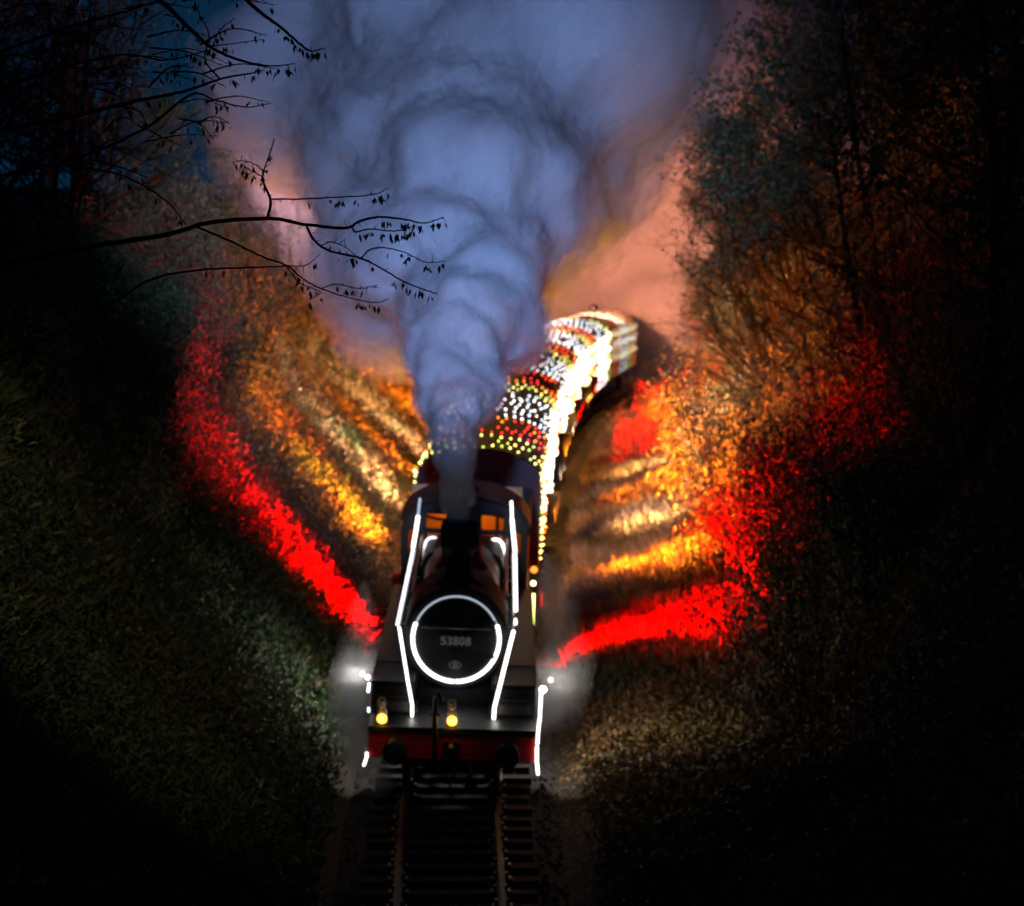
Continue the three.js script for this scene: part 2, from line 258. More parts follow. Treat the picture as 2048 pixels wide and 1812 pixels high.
  for (const [x, y, w, h] of wins) {
    const f = part('window_frame', [box(w + 0.05, 0.025, 0.03, x, y + h / 2 + 0.012, -10.605), box(w + 0.05, 0.025, 0.03, x, y - h / 2 - 0.012, -10.605), box(0.025, h, 0.03, x + w / 2 + 0.012, y, -10.605), box(0.025, h, 0.03, x - w / 2 - 0.012, y, -10.605)], mat.black, cab);
    part('window_pane', box(w, h, 0.006, x, y, -10.64), new THREE.MeshPhysicalMaterial({ transmission: 1, thickness: 0, roughness: 0.05, color: new THREE.Color(1, 0.75, 0.42) }), f);
  }
  for (const s of [-1, 1]) { const sd = new THREE.Shape([[-10.62, 1.35], [-12.2, 1.35], [-12.2, 2.1], [-11.9, 2.3], [-11.85, 2.95], [-12.3, 3.05], [-10.62, 3.05]].map((p) => new THREE.Vector2(...p))); part('cab_side', ext(sd, 0.03).rotateY(-Math.PI / 2).translate(s * 1.2 + 0.015, 0, 0), mat.black, e); }
  { const g = [], n = 28, pos = [], idx = [], z0 = -10.35, z1 = -12.7; for (const [dy, zz] of [[0, z0], [0, z1], [-0.04, z1], [-0.04, z0], [0, z0]]) for (let i = 0; i <= n; i++) { const x = -1.27 + (2.54 * i) / n; pos.push(x, roofY(x) + dy, zz); } for (let j = 0; j < 4; j++) for (let i = 0; i < n; i++) { const a = j * (n + 1) + i; idx.push(a, a + n + 1, a + 1, a + 1, a + n + 1, a + n + 2); } const q = new THREE.BufferGeometry(); q.setAttribute('position', new THREE.Float32BufferAttribute(pos, 3)); q.setIndex(idx); const f = q.toNonIndexed(); f.computeVertexNormals(); part('cab_roof', [f, box(0.5, 0.05, 0.7, 0, 3.74, -11.5, 0.02)], std([0.022, 0.021, 0.023], 0.7), e); }
  part('cab_lining', [box(2.3, 1.5, 0.04, 0, 2.2, -12.75), box(0.03, 0.9, 1.0, -1.16, 2.0, -11.6), box(0.03, 0.9, 1.0, 1.16, 2.0, -11.6), box(2.2, 0.75, 0.03, 0, 3.2, -12.78)], mat.cream, e);
  part('cab_pipework', [tube([[-0.9, 3.2, -11.2], [-0.4, 3.1, -11.2], [0.3, 3.24, -11.2], [0.8, 3.16, -11.2]], 0.03, 24, 8), cyl(0.03, 0.03, 1.0, 0.62, 2.9, -11.3), cyl(0.03, 0.03, 1.0, -0.35, 2.9, -11.3)], mat.iron, e);
  part('cab_lamp', new THREE.SphereGeometry(0.05, 12, 8).translate(0, 3.42, -12.0), glow([1, 0.5, 0.1], 4), e);
  pointLight(e, [1, 0.42, 0.05], 3.6, [0, 3.42, -12.0], 2);
  part('cab_step', [box(0.3, 0.03, 0.4, 1.18, 0.75, -11.6), box(0.3, 0.03, 0.4, -1.18, 0.75, -11.6), box(0.02, 0.7, 0.4, 1.05, 1.05, -11.6), box(0.02, 0.7, 0.4, -1.05, 1.05, -11.6)], mat.iron, e);
  // rope lights
  const rope = (pts, r, m, label) => part('rope_light', straight(pts, r, 10), m, e, label);
  for (const [a0, a1] of [[-90.5, -200], [-89.5, 20]]) { const pts = []; for (let i = 0; i <= 24; i++) { const a = R(lerp(a0 + (a0 < -90 ? -0.6 : 0.6), a1, i / 24)); pts.push(V(Math.cos(a) * 0.705, CY + Math.sin(a) * 0.705, -1.685)); } part('rope_light', tube(pts, 0.031, 70, 10), mat.led, e, 'bright white rope light round the lower rim of the smokebox door'); }
  { const pts = []; for (let i = 0; i <= 24; i++) { const a = R(lerp(22, 158, i / 24)); pts.push(V(Math.cos(a) * 0.70, CY + Math.sin(a) * 0.70, -1.69)); } part('rope_light', tube(pts, 0.016, 60, 8), mat.ledDim, e, 'dim bluish rope light over the top of the smokebox door'); }
  for (const s of [-1, 1]) {
    rope([[s * 0.655, 1.375, -0.80], [s * 0.66, 1.54, -0.86], [s * 0.745, 1.93, -0.90], [s * 0.93, 2.63, -1.72]], s > 0 ? 0.030 : 0.023, mat.led, s > 0 ? 'white rope light rising from the platform on the right' : 'white rope light rising from the platform on the left');
    if (s > 0) { rope([[0.97, 2.66, -2.3], [0.965, 2.66, -2.7]], 0.022, mat.led); rope([[0.975, 2.66, -3.6], [0.975, 2.665, -7.9]], 0.030, mat.led); rope([[0.975, 2.665, -7.9], [0.975, 2.68, -10.3]], 0.030, mat.led); }
    else { for (const [a, b] of [[1.9, 4.4], [4.4, 7], [7, 10.2]]) part('rope_light', [tube([[-0.965, 2.65, -a], [-0.97, 2.66, -(a + b) / 2], [-0.97, 2.67, -b]], 0.02, 10, 8), ...Array.from({ length: 9 }, (_, i) => new THREE.SphereGeometry(0.028, 8, 6).translate(-0.97, 2.66, -(a + (i * (b - a)) / 9)))], mat.ledSoft, e, 'dimmer beaded rope light along the left handrail'); }
    rope([[s * 0.975, 2.68, -10.3], [s * 0.93, 3.0, -10.32], [s * 0.90, 3.26, -10.32]], 0.035, mat.led); rope([[s * 0.90, 3.26, -10.32], [s * 0.875, 3.60, -10.36]], 0.024, s > 0 ? mat.led : mat.ledDim);
    const hp = []; for (let i = 0; i <= 10; i++) { const a = R(lerp(15, 130, i / 10)); hp.push(V(s * (0.60 + 0.15 * Math.cos(a)), 2.72 + 0.17 * Math.sin(a), -10.2)); } hp.unshift(V(s * 0.77, 2.5, -10.2));
    part('rope_light', tube(hp, s > 0 ? 0.025 : 0.02, 30, 8), s > 0 ? mat.led : mat.ledSoft, e, 'short hooked rope light on the firebox shoulder');
    rope([[s * 0.34, 3.06, -4.3], [s * 0.40, 3.02, -4.35], [s * 0.41, 3.03, -5.0]], 0.026, mat.led, 'short rope light on the boiler top beside the chimney');
  }
  rope([[1.40, 1.80, -0.95], [1.395, 1.36, -0.90]], 0.024, mat.led); rope([[1.39, 1.36, -0.9], [1.36, 1.30, -0.12]], 0.024, mat.led);
  rope([[1.36, 1.29, 0.0], [1.355, 1.16, 0.02]], 0.024, mat.led); rope([[1.35, 1.10, 0.02], [1.355, 0.88, 0.02], [1.38, 0.68, 0.02]], 0.026, mat.led);
  rope([[-1.365, 1.84, -0.95], [-1.375, 1.72, -0.93]], 0.02, mat.led); rope([[-1.36, 1.45, -0.9], [-1.355, 1.40, -0.9]], 0.02, mat.ledSoft);
  rope([[-1.335, 0.92, 0.02], [-1.33, 0.86, 0.02], [-1.37, 0.73, 0.02]], 0.022, mat.led);
  part('rope_light', [tube([[1.37, 1.68, -11.3], [1.37, 1.3, -11.3], [1.37, 0.86, -11.3]], 0.03, 12, 8)], mat.ledYellow, e, 'short yellow rope light down the cab side');
  // spill of these ropes, and unseen side lamps placed to light steam and banks
  part('headlight', new THREE.SphereGeometry(0.055, 12, 8).translate(1.43, 1.83, -1.0), glow([1, 0.98, 0.95], 16), e, 'small bright white lamp on the right cylinder cover'); pointLight(e, [1, 0.96, 0.9], 1.0, [1.50, 1.83, -1.0], 2.5); part('unseen_side_lamp', new THREE.SphereGeometry(0.05, 12, 8).translate(1.62, 1.35, -4.3), mat.led, e); part('added_light_shield', [box(0.65, 0.62, 0.015, 1.62, 1.02, -3.7), box(0.62, 0.015, 0.7, 1.55, 1.5, -4.3), box(0.2, 0.03, 0.05, 1.4, 1.52, -4.3)], mat.matt, e); pointLight(e, [1, 0.94, 0.85], 11, [1.62, 1.35, -4.3], 7);  // plates round the side lamp are added to cut its light upward and forward
  part('headlight', new THREE.SphereGeometry(0.035, 12, 8).translate(-1.40, 1.90, -1.2), glow([1, 0.98, 0.95], 14), e, 'small white lamp on the left cylinder cover'); pointLight(e, [0.95, 0.97, 1], 0.5, [-1.40, 1.90, -1.2], 1.6); part('unseen_side_lamp', new THREE.SphereGeometry(0.05, 12, 8).translate(-1.62, 1.35, -4.3), mat.led, e); part('added_light_shield', [box(0.65, 0.62, 0.015, -1.62, 1.02, -3.7), box(0.62, 0.015, 0.7, -1.5, 1.5, -4.3), box(0.2, 0.03, 0.05, -1.4, 1.52, -4.3)], mat.matt, e); pointLight(e, [1, 0.97, 0.92], 11, [-1.62, 1.35, -4.3], 7);  // added plates likewise keep this light off the track and upper bank
  pointLight(e, [1, 0.95, 0.85], 0.05, [-0.66, 1.46, -0.72], 1.5); pointLight(e, [1, 0.92, 0.75], 0.05, [0.69, 1.46, -0.72], 1.5);
  pointLight(e, [1, 0.95, 0.9], 0.1, [0, 1.74, -1.4], 1.5);
}
// two oil lamps with amber glass standing on the beam
for (const [x, z, label] of [[-1.06, -0.12, 'amber oil lamp at the left end of the buffer beam'], [0.045, -0.10, 'amber oil lamp in the middle of the buffer beam beside the pipe']]) {
  const l = thing('head_lamp', label, 'lamp', [x, 1.36 - x * 0.033, z], 0, 'amber lamps on the buffer beam');
  part('lamp_body', [cyl(0.075, 0.08, 0.2, 0, 0.12, -0.03, 20), cyl(0.045, 0.075, 0.06, 0, 0.25, -0.03, 20), cyl(0.055, 0.05, 0.03, 0, 0.29, -0.03, 20), cyl(0.035, 0.04, 0.07, 0, 0.33, -0.03, 16)], std([0.5, 0.5, 0.55], 0.4, { metalness: 0.5 }), l);
  part('lamp_handle', tube([[-0.06, 0.3, -0.03], [-0.05, 0.4, -0.03], [0, 0.43, -0.03], [0.05, 0.4, -0.03], [0.06, 0.3, -0.03]], 0.009, 24, 6), std([0.4, 0.4, 0.45], 0.4), l);
  part('lamp_iron', box(0.02, 0.5, 0.02, 0, 0.2, -0.12), mat.iron, l);
  part('lamp_lens', latheZ([[0.075, 0.03], [0.078, 0.06], [0.05, 0.085], [0, 0.095]], 24).translate(0, 0.11, 0), mat.amber, l);
  pointLight(l, [1, 0.5, 0.08], 0.12, [0, 0.11, 0.16], 2);
}
// ---------------------------------------------------------------- tender
{
  const t = thing('tender', 'black coal tender coupled behind the engine cab', 'tender', [trackX(12.9), 0, -12.9], trackTurn(12));
  t.rotation.z = R(-1.9);
  part('tender_body', [box(2.3, 1.3, 4.9, 0, 1.95, -2.6, 0.05), box(2.44, 0.1, 5.0, 0, 1.28, -2.6)], mat.black, t);
  part('coping', [box(0.05, 0.3, 4.9, 1.17, 2.72, -2.6), box(0.05, 0.3, 4.9, -1.17, 2.72, -2.6), box(2.3, 0.3, 0.05, 0, 2.72, -5.05)], mat.black, t);
  const lumps = []; for (let i = 0; i < 240; i++) { const x = rr(-1, 1), z = rr(-4.4, -0.3); lumps.push(new THREE.IcosahedronGeometry(rr(0.08, 0.18), 0).rotateX(rr(0, 6)).rotateY(rr(0, 6)).translate(x, 2.5 + 0.45 * (1 - x * x) * rr(0.5, 1), z)); }
  part('coal', lumps, mat.coal, t).userData.kind = 'stuff';
  for (const z of [-0.8, -2.6, -4.4]) for (const s of [-1, 1]) part('wheel', [new THREE.TorusGeometry(0.42, 0.06, 8, 30), new THREE.CylinderGeometry(0.3, 0.3, 0.05, 20).rotateX(Math.PI / 2)].map((g) => g.rotateY(Math.PI / 2).translate(s * 0.735, RAILTOP + 0.48, z)), mat.iron, t);
  part('frame', [box(0.05, 0.5, 5, 1.0, 0.95, -2.6), box(0.05, 0.5, 5, -1.0, 0.95, -2.6)], mat.iron, t);
  part('lamp', new THREE.SphereGeometry(0.05, 12, 8).translate(1.28, 1.42, -1.3), glow([1, 0.72, 0.4], 8), t, 'small warm white lamp on the tender side');
}
// ---------------------------------------------------------------- coaches dressed with strings of bulbs
const bulbGeo = plain(new THREE.OctahedronGeometry(1, 0));
const bulbMat = { yellow: glow([1, 0.82, 0.22], 6), green: glow([0.62, 0.85, 0.12], 4), red: glow([1, 0.02, 0.012], 5), orange: glow([1, 0.27, 0.015], 6), white: glow([1, 0.97, 0.92], 7), blue: glow([0.72, 0.85, 1], 6), warm: glow([1, 0.82, 0.45], 8) };
const faint = Object.fromEntries(Object.entries(bulbMat).map(([n, m]) => { const f = m.clone(); f.emissiveIntensity *= 0.22; return [n, f]; }));  // rearmost bulbs dimmed, the haze in front of them put into the glow
const CL = 19.4, CW = 1.35;
const coachRoof = (x) => 3.05 + 0.72 * Math.sqrt(Math.max(0, 1 - (x / 1.42) ** 2)) - 0.2;
function bulbs(list, r) { return list.map((p) => bulbGeo.clone().scale(r, r, r).translate(p.x + rr(-0.012, 0.012), p.y + rr(-0.03, 0.03), p.z + rr(-0.09, 0.09))); }
// one loop over the roof and down both sides at z
function loop(z) {
  const P = []; for (let y = 1.25; y < 3.0; y += 0.15) P.push(V(CW + 0.05, y, z)); const n = 19 + Math.floor(rnd() * 3), ph = rr(-0.4, 0.4); for (let i = 0; i <= n; i++) { const a = clamp((i + ph) / n, 0, 1) * Math.PI, x = 1.39 * Math.cos(a); P.push(V(x, 3.02 + 0.66 * Math.sin(a) + 0.03, z + 0.1 * Math.sin(a * 5))); } for (let y = 3.0; y > 1.25; y -= 0.15) P.push(V(-CW - 0.05, y, z)); return P;
}
let ring = 0;
function makeCoach(k, b0, label) {
  const b1 = b0 + CL, x0 = trackX(b0), x1 = trackX(b1), turn = -Math.atan2(x1 - x0, CL);
  const c = thing('railway_coach', label, 'railway coach', [x0, trackY(b0), -b0], turn, 'coaches hung with strings of coloured bulbs');
  c.rotation.z = R(-1.5); c.rotation.x = (trackY(b1) - trackY(b0)) / CL;
  const sh = new THREE.Shape(); sh.moveTo(-CW, 1.05); sh.lineTo(CW, 1.05); sh.lineTo(CW, 3.02); for (let i = 1; i < 24; i++) { const a = (i / 24) * Math.PI; sh.lineTo(CW * Math.cos(a), 3.02 + 0.6 * Math.sin(a)); } sh.lineTo(-CW, 3.02);
  part('coach_body', ext(sh, CL).translate(0, 0, -CL), mat.coach, c);
  part('end_wall', [ext(sh, 0.03, 0.005).translate(0, 0, 0.01), box(0.95, 1.9, 0.22, 0, 2.1, 0.12, 0.03)], mat.coachEnd, c);
  { const n = 30, pos = [], idx = []; for (const [k2, z] of [[0, 0.12], [0, -CL - 0.05]]) for (let i = 0; i <= n; i++) { const a = (i / n) * Math.PI; pos.push(1.39 * Math.cos(a), 3.02 + 0.66 * Math.sin(a), z); } for (let i = 0; i < n; i++) idx.push(i, i + n + 1, i + 1, i + 1, i + n + 1, i + n + 2); const g = new THREE.BufferGeometry(); g.setAttribute('position', new THREE.Float32BufferAttribute(pos, 3)); g.setIndex(idx); g.computeVertexNormals(); part('roof', g, mat.roof, c); }
  for (const s of [-1, 1]) for (let i = 0; i < 9; i++) { const f = part('window', box(0.03, 0.78, 1.2, s * (CW + 0.01), 2.42, -1.6 - i * 2.03), mat.coachEnd, c); part('pane', box(0.012, 0.66, 1.06, s * (CW + 0.024), 2.42, -1.6 - i * 2.03), glow([1, 0.72, 0.4], 0.35, [0.1, 0.08, 0.05]), f); }
  for (const z of [-2.9, -CL + 2.9]) { const bg = part('bogie', [box(0.08, 0.3, 2.9, 0.98, 0.72, z), box(0.08, 0.3, 2.9, -0.98, 0.72, z), box(2, 0.2, 0.5, 0, 0.8, z)], mat.iron, c); for (const dz of [-1.1, 1.1]) for (const s of [-1, 1]) part('wheel', new THREE.CylinderGeometry(0.46, 0.46, 0.12, 24).rotateZ(Math.PI / 2).translate(s * 0.75, RAILTOP + 0.46, z + dz), mat.iron, bg); }
  part('underframe', box(2.2, 0.2, CL - 0.4, 0, 0.95, -CL / 2), mat.iron, c);
  // rows of bulbs: yellow-green, red and orange, white
  for (let z = -0.15; z > -CL; z -= 1.02 + rr(-0.2, 0.2), ring++) {
    const q = Math.floor(ring * 0.72) % 10, P = loop(z), kinds = q < 2 ? ['yellow', 'green'] : q < 5 ? ['red', 'orange'] : ['white', 'blue'];
    const lists = { [kinds[0]]: [], [kinds[1]]: [] };
    P.forEach((p) => { if (rnd() < 0.16) return; p.z += 0.28 * N3(p.x * 0.9 + ring * 3.3, p.y * 0.9, ring); lists[kinds[rnd() < (q < 2 ? 0.3 : 0.4) ? 1 : 0]].push(p); });
    for (const kd of kinds) if (lists[kd].length) part('string_light', bulbs(lists[kd], 0.027), (k < 3 ? bulbMat : faint)[kd], c);
  }
  // bright strings along the eaves and the upper side
  for (const s of [-1, 1]) for (let i = 0; i < (s > 0 ? 5 : k ? 0 : 4); i++) for (const [y, mt, r] of [[3.0, 'warm', 0.032], [2.5, 'white', 0.026], [1.95, 'warm', 0.027]]) {
    const P = []; for (let z = -i * 3.88; z > -(i + 1) * 3.88; z -= rr(0.2, 0.5)) P.push(V(s * (CW + 0.06), y + 0.09 * Math.sin(z * 2.2 + y * 5) + rr(-0.09, 0.09), z)); part('string_light', bulbs(P, r), (k < 3 ? bulbMat : faint)[mt], c);
  }
  // unseen orange point lights standing for the string glow, set to light both banks
  for (const z of [-5, -14]) for (const [s, col, kk] of [[1, [1, 0.42, 0.09], 30], [-1, [1, 0.42, 0.10], 34]]) if (k < (s > 0 ? 3 : 2)) pointLight(c, col, s > 0 ? 44 : kk, [s * 1.75, 2.6, z], 8);
  return c;
}
makeCoach(0, 18.5, 'first coach behind the tender, its dark end wall showing under yellow bulbs');
makeCoach(1, 38.8, 'second coach from the engine, wrapped in red and white bulbs');
makeCoach(2, 59.1, 'third coach from the engine, its roof arched with white bulbs at the bend');
makeCoach(3, 79.4, 'rearmost coach at the bend, small and right of the other coaches');
// ---------------------------------------------------------------- flood lamps on the train sides, left row unseen, placed to light the banks
const COL = { red: [1, 0.0, 0.0], orange: [1, 0.25, 0.012], white: [1, 0.62, 0.38] };
function flood(b, side, kind, k, label, turnUp = 22) {
  const px = trackX(b) + side * (b < 18 ? 1.24 : 1.46), o = thing('flood_lamp', label, 'lamp', [px, (b < 18 ? 1.0 : 1.5) + trackY(b), -b], trackTurn(b) + (side > 0 ? 0 : Math.PI), side > 0 ? 'flood lamps along the right of the train' : 'unseen flood lamps along the left of the train');
  part('beam_shade', [box(0.02, 0.3, 0.26, 0, 0, 0), box(0.24, 0.36, 0.012, 0.12, 0, 0.13), box(0.24, 0.36, 0.012, 0.12, 0, -0.13), box(0.34, 0.36, 0.012, 0.17, 0.34, 0.13), box(0.34, 0.36, 0.012, 0.17, 0.34, -0.13)], mat.matt, o);  // cheek plates added to shape the beam into a band on the bank
  part('lamp_lens', new THREE.SphereGeometry(0.03, 12, 8).translate(0.05, 0, 0), glow(COL[kind], 3), o);
  part('lamp_bulb', new THREE.SphereGeometry(0.07, 14, 10).translate(0.1, 0.62, 0), glow(kind === 'red' ? [1, 0.3, 0.02] : kind === 'orange' ? [1, 0.45, 0.05] : [1, 0.97, 0.92], b < 20 ? 2 : 5), o);
  const l = new THREE.SpotLight(new THREE.Color(...COL[kind]), k, 0, R(kind === 'red' ? 64 : 58), kind === 'red' ? 0.9 : 0.6, 2); l.position.set(0.055, 0, 0); l.target.position.set(1, Math.tan(R(turnUp)), 0); l.castShadow = true; l.shadow.radius = kind === 'red' ? 6 : 12; l.name = 'lamp'; o.add(l, l.target);
}
const bands = [[14.4, 'red', 3000], [23.6, 'orange', 1500], [31.6, 'white', 800], [38.2, 'orange', 1000], [44.6, 'white', 700], [50.4, 'red', 1200], [57, 'orange', 900], [63.5, 'red', 900]];
const nth = ['first', 'second', 'third', 'fourth', 'fifth', 'sixth', 'seventh', 'eighth'];
bands.forEach(([b, kind, k], i) => { for (const s of [1, -1]) flood(b, s, s < 0 && i > 4 ? 'orange' : kind, s < 0 ? k * (i ? 0.9 : 1.15) : k * (i ? 2.3 : 1.2), `${s < 0 && i > 4 ? 'orange' : kind} flood lamp on the ${s > 0 ? 'right' : 'left'} side of the train, ${nth[i]} from the engine, placed to light the bank`, s > 0 ? (i ? 4 : -15) : i ? 12 : 3); });
{ // unseen floodlight above the frame, placed to light the smoke in blue
  const o = thing('unseen_floodlight_mast', 'floodlight mast out of view on the left bank, placed to light the smoke and the bank', 'floodlight', [-7.6, terrain(-7.6, 17), 17]), H = 13.2 - o.position.y;
  part('mast', cyl(0.06, 0.09, H, 0, H / 2, 0, 12), mat.iron, o); part('mast_arm', cylX(0.05, 7.1, 3.55, H, 0), mat.iron, o); part('lamp_head', box(0.5, 0.4, 0.25, 7.1, H, 0.2, 0.03), mat.iron, o); part('lamp_glass', box(0.4, 0.3, 0.02, 7.1, H, 0.07), glow([0.55, 0.7, 1], 2), o);
  const l = new THREE.SpotLight(new THREE.Color(0.27, 0.43, 0.93), 5000, 0, R(15.5), 1, 2); l.position.set(7.1, H, 0.0); l.target.position.set(7.8, 8.6 - o.position.y, -42); l.castShadow = true; l.shadow.radius = 20; l.name = 'lamp'; o.add(l, l.target);
  part('lamp_head', box(0.3, 0.2, 0.3, 4.4, H - 0.15, 0.1, 0.03), mat.iron, o); part('lamp_glass', box(0.24, 0.02, 0.24, 4.4, H - 0.27, 0), glow([1, 0.9, 0.65], 2), o);  // second unseen lamp on the arm, placed to light the left bank
  const d = new THREE.SpotLight(new THREE.Color(1, 0.88, 0.55), 105, 0, R(21), 1, 2); d.position.set(4.4, H - 0.32, 0); d.target.position.set(1.3, 2.2 - o.position.y, -14.5); d.castShadow = true; d.shadow.radius = 6; d.name = 'lamp'; o.add(d, d.target);
}
// ---------------------------------------------------------------- smoke and steam: nested shells of billows, thin outside, dense inside
function puffs(len, rng) { // three sizes of billows on a stem of unit radius: [along, x, y, r]
  const big = [], mid = [], small = [], bins = [];
  const addTo = (list, q) => { list.push(q); for (let i = Math.floor((q[0] - q[3]) * 2); i <= Math.floor((q[0] + q[3]) * 2); i++) (bins[i + 8] ??= []).push(q); };
  const reach = (L, cx, sy, floor) => { let d = floor; for (const [l, x, y, r] of bins[Math.floor(L * 2) + 8] ?? []) { const r2 = r * r - (L - l) ** 2; if (r2 <= 0) continue; const p = x * cx + y * sy, o = x * sy - y * cx, k = r2 - o * o; if (k > 0) d = Math.max(d, p + Math.sqrt(k)); } return d; };
  const U = (a, b) => a + (b - a) * rng();
  const ringed = (n, list, lo, hi, sink) => { const made = []; for (let i = 0; i < n; i++) { const L = U(-0.5, len + 0.5), t = U(0, 6.2832), r = U(lo, hi), d = reach(L, Math.cos(t), Math.sin(t), 0.5) - r * sink; made.push([L, Math.cos(t) * d, Math.sin(t) * d, r]); } made.forEach((q) => addTo(list, q)); };
  for (let i = 0; i < len * 4.5; i++) { const t = U(0, 6.2832), d = U(0.35, 0.66); addTo(big, [U(-0.5, len + 0.5), Math.cos(t) * d, Math.sin(t) * d, U(0.36, 0.58)]); }
  return { big: () => ringed(len * 15, mid, 0.17, 0.32, 0.35), fine: () => ringed(len * 55, small, 0.07, 0.15, 0.4), reach };
}
function shellGeo(at, nS, nA, k, alpha, lv, fine) { // at(s) -> {c, r, x, y} with the two axes of the ring
  const pos = [], col = [], idx = [], D = V(0, 0, 0), F = []; let L = 0, prev = null;
  for (let i = 0; i <= nS; i++) { const f = at(i / nS); if (prev) L += f.c.distanceTo(prev.c) / Math.max(0.3, (f.r + prev.r) / 2); f.L = L; prev = f; F.push(f); }
  const keep = seed; seed = 555; const P = puffs(L, rnd); seed = 900; P.big(); seed = 1300 + (lv >> 1) * 77; if (fine > 0) P.fine(); seed = keep;
  let rad = F.map((f) => Array.from({ length: nA }, (_, j) => { const a = (j / nA) * 6.283185; return P.reach(f.L, Math.cos(a), Math.sin(a), 0.55); }));
  const relax = (m, n) => { for (let pass = 0; pass < n; pass++) m = m.map((row, i) => row.map((v, j) => 0.5 * v + 0.125 * (row[(j + 1) % nA] + row[(j + nA - 1) % nA] + m[Math.max(0, i - 1)][j] + m[Math.min(nS, i + 1)][j]))); return m; };
  rad = relax(rad, fine > 1 ? 6 : 3); const broad = relax(rad, 60);
  rad = rad.map((row, i) => row.map((v, j) => { const a = (j / nA) * 6.283185, x = Math.cos(a), y = Math.sin(a), l = F[i].L; return 0.34 * v + 0.66 * broad[i][j] + 0.07 * N3(x * 3.1 + 0.37 + lv * 0.3, y * 3.1 + 0.71, l * 2.3 + 0.13) + 0.045 * N3(x * 8.3 + 1.37, y * 8.3 + lv * 1.7 + 0.29, l * 6.1 + 0.57) + 0.022 * N3(x * 19 + 0.21 + lv * 2.3, y * 19 + 0.83, l * 15.3); }));
  F.forEach((f, i) => {
    for (let j = 0; j < nA; j++) { const a = (j / nA) * 6.283185; D.copy(f.x).multiplyScalar(Math.cos(a)).addScaledVector(f.y, Math.sin(a)).multiplyScalar(f.r * k * rad[i][j]).add(f.c); pos.push(D.x, D.y, D.z); col.push(0.86, 0.86, 0.87, alpha >= 1 ? (f.fade > 0.95 ? 1 : f.fade * 0.6) : alpha * f.fade); }
    if (i) for (let j = 0; j < nA; j++) { const a = (i - 1) * nA + j, e = (i - 1) * nA + ((j + 1) % nA); idx.push(a, e, a + nA, e, e + nA, a + nA); }
  });
  const g = new THREE.BufferGeometry(); g.setAttribute('position', new THREE.Float32BufferAttribute(pos, 3)); g.setAttribute('color', new THREE.Float32BufferAttribute(col, 4)); g.setIndex(idx); g.computeVertexNormals(); return g;
}
function smokeTube(name, label, category, keys, levels, amp, nS = 150, nA = 150, fine = 1) { // keys: [x, y, z, r]
  const path = new THREE.CatmullRomCurve3(keys.map((k) => V(k[0], k[1], k[2]))), rad = new THREE.CatmullRomCurve3(keys.map((k, i) => V(k[3], i, k[4] ?? 1)));
  const at = (s) => { const c = path.getPoint(s), t = path.getTangent(s), p = rad.getPoint(s), x = V(1, 0, 0).addScaledVector(t, -t.x).normalize(), y = x.clone().cross(t).negate().normalize(); const cap = Math.sqrt(clamp(s / 0.03, 0, 1)) * Math.sqrt(clamp((1 - s) / 0.12, 0, 1)); return { c, r: Math.max(0.02, p.x * (0.02 + 0.98 * cap)), x, y, fade: p.z }; };
  const o = shadows(new THREE.Mesh(mergeGeometries(levels.map(([k, al], i) => shellGeo(at, nS, nA, k, al, i, fine))), name === 'steam_wisp' ? wispMat : smokeMat)); o.name = numbered(name); tag(o, label, category); scene.add(o); return o;
}
const LV = [[1.12, 0.07], [1.085, 0.10], [1.05, 0.14], [1.015, 0.20], [0.98, 0.30], [0.94, 0.45], [0.90, 1]];
smokeTube('smoke_plume', 'great blue-grey smoke plume rising from the engine chimney', 'smoke', [
  [0.12, 4.25, -2.5, 0.2, 0.4], [0.14, 4.5, -3.6, 0.28, 0.4], [0.10, 4.85, -5.6, 0.36, 0.4], [0.10, 5.35, -8.5, 0.6, 0.5], [0.22, 6.1, -12.5, 1.25, 0.9], [0.45, 7.1, -17.5, 2.05], [0.4, 8.5, -24, 3.8], [0.6, 10.2, -31, 5.8], [0.4, 12.0, -38, 6.8], [0.2, 14.0, -45, 7.0],
], LV, 0.78, 300, 200, 1);
const LV2 = [[1.12, 0.10], [1.06, 0.16], [1.0, 0.26], [0.94, 0.45], [0.86, 1.0]];
smokeTube('steam_cloud', 'pink and orange steam hanging above the rear coaches on the right', 'steam', [[14, -5, -110, 9], [13, 3, -112, 12], [11.5, 11, -115, 13], [10, 20, -119, 11]], LV2, 0.42, 130, 150, 2);
smokeTube('steam_cloud', 'pale pink steam behind the left bank under the bare branch', 'steam', [[-3.6, -6, -84, 4.6], [-3.8, 1, -85, 5.6], [-3.9, 7, -88, 6], [-3, 13, -92, 6]], LV2, 0.42, 130, 150, 2);
// steam at the cylinders
const LV3 = [[1.3, 0.04], [1.12, 0.06], [0.94, 0.08], [0.75, 0.10], [0.55, 0.13]];
smokeTube('steam_wisp', 'white steam drifting up beside the left cylinder cover', 'steam', [[-1.4, 0.2, -1.6, 0.2], [-1.6, 0.8, -2.2, 0.42], [-1.62, 1.4, -3.0, 0.46], [-1.5, 2.1, -3.8, 0.34], [-1.45, 3.0, -4.6, 0.2]], LV3, 0.55, 60, 70, 0);
smokeTube('steam_wisp', 'white steam bursting out beside the right cylinder cover', 'steam', [[1.4, 0.8, -2.0, 0.22], [1.75, 1.3, -2.6, 0.46], [1.9, 1.9, -3.4, 0.46], [1.85, 2.6, -4.4, 0.34], [1.7, 3.3, -5.6, 0.18]], LV3, 0.55, 60, 70, 0);
smokeTube('steam_wisp', 'bluish steam low under the left end of the buffer beam', 'steam', [[-1.0, 0.25, -0.8, 0.2], [-1.2, 0.5, -0.7, 0.3], [-1.35, 0.85, -0.9, 0.25]], LV3, 0.55, 50, 60, 0);
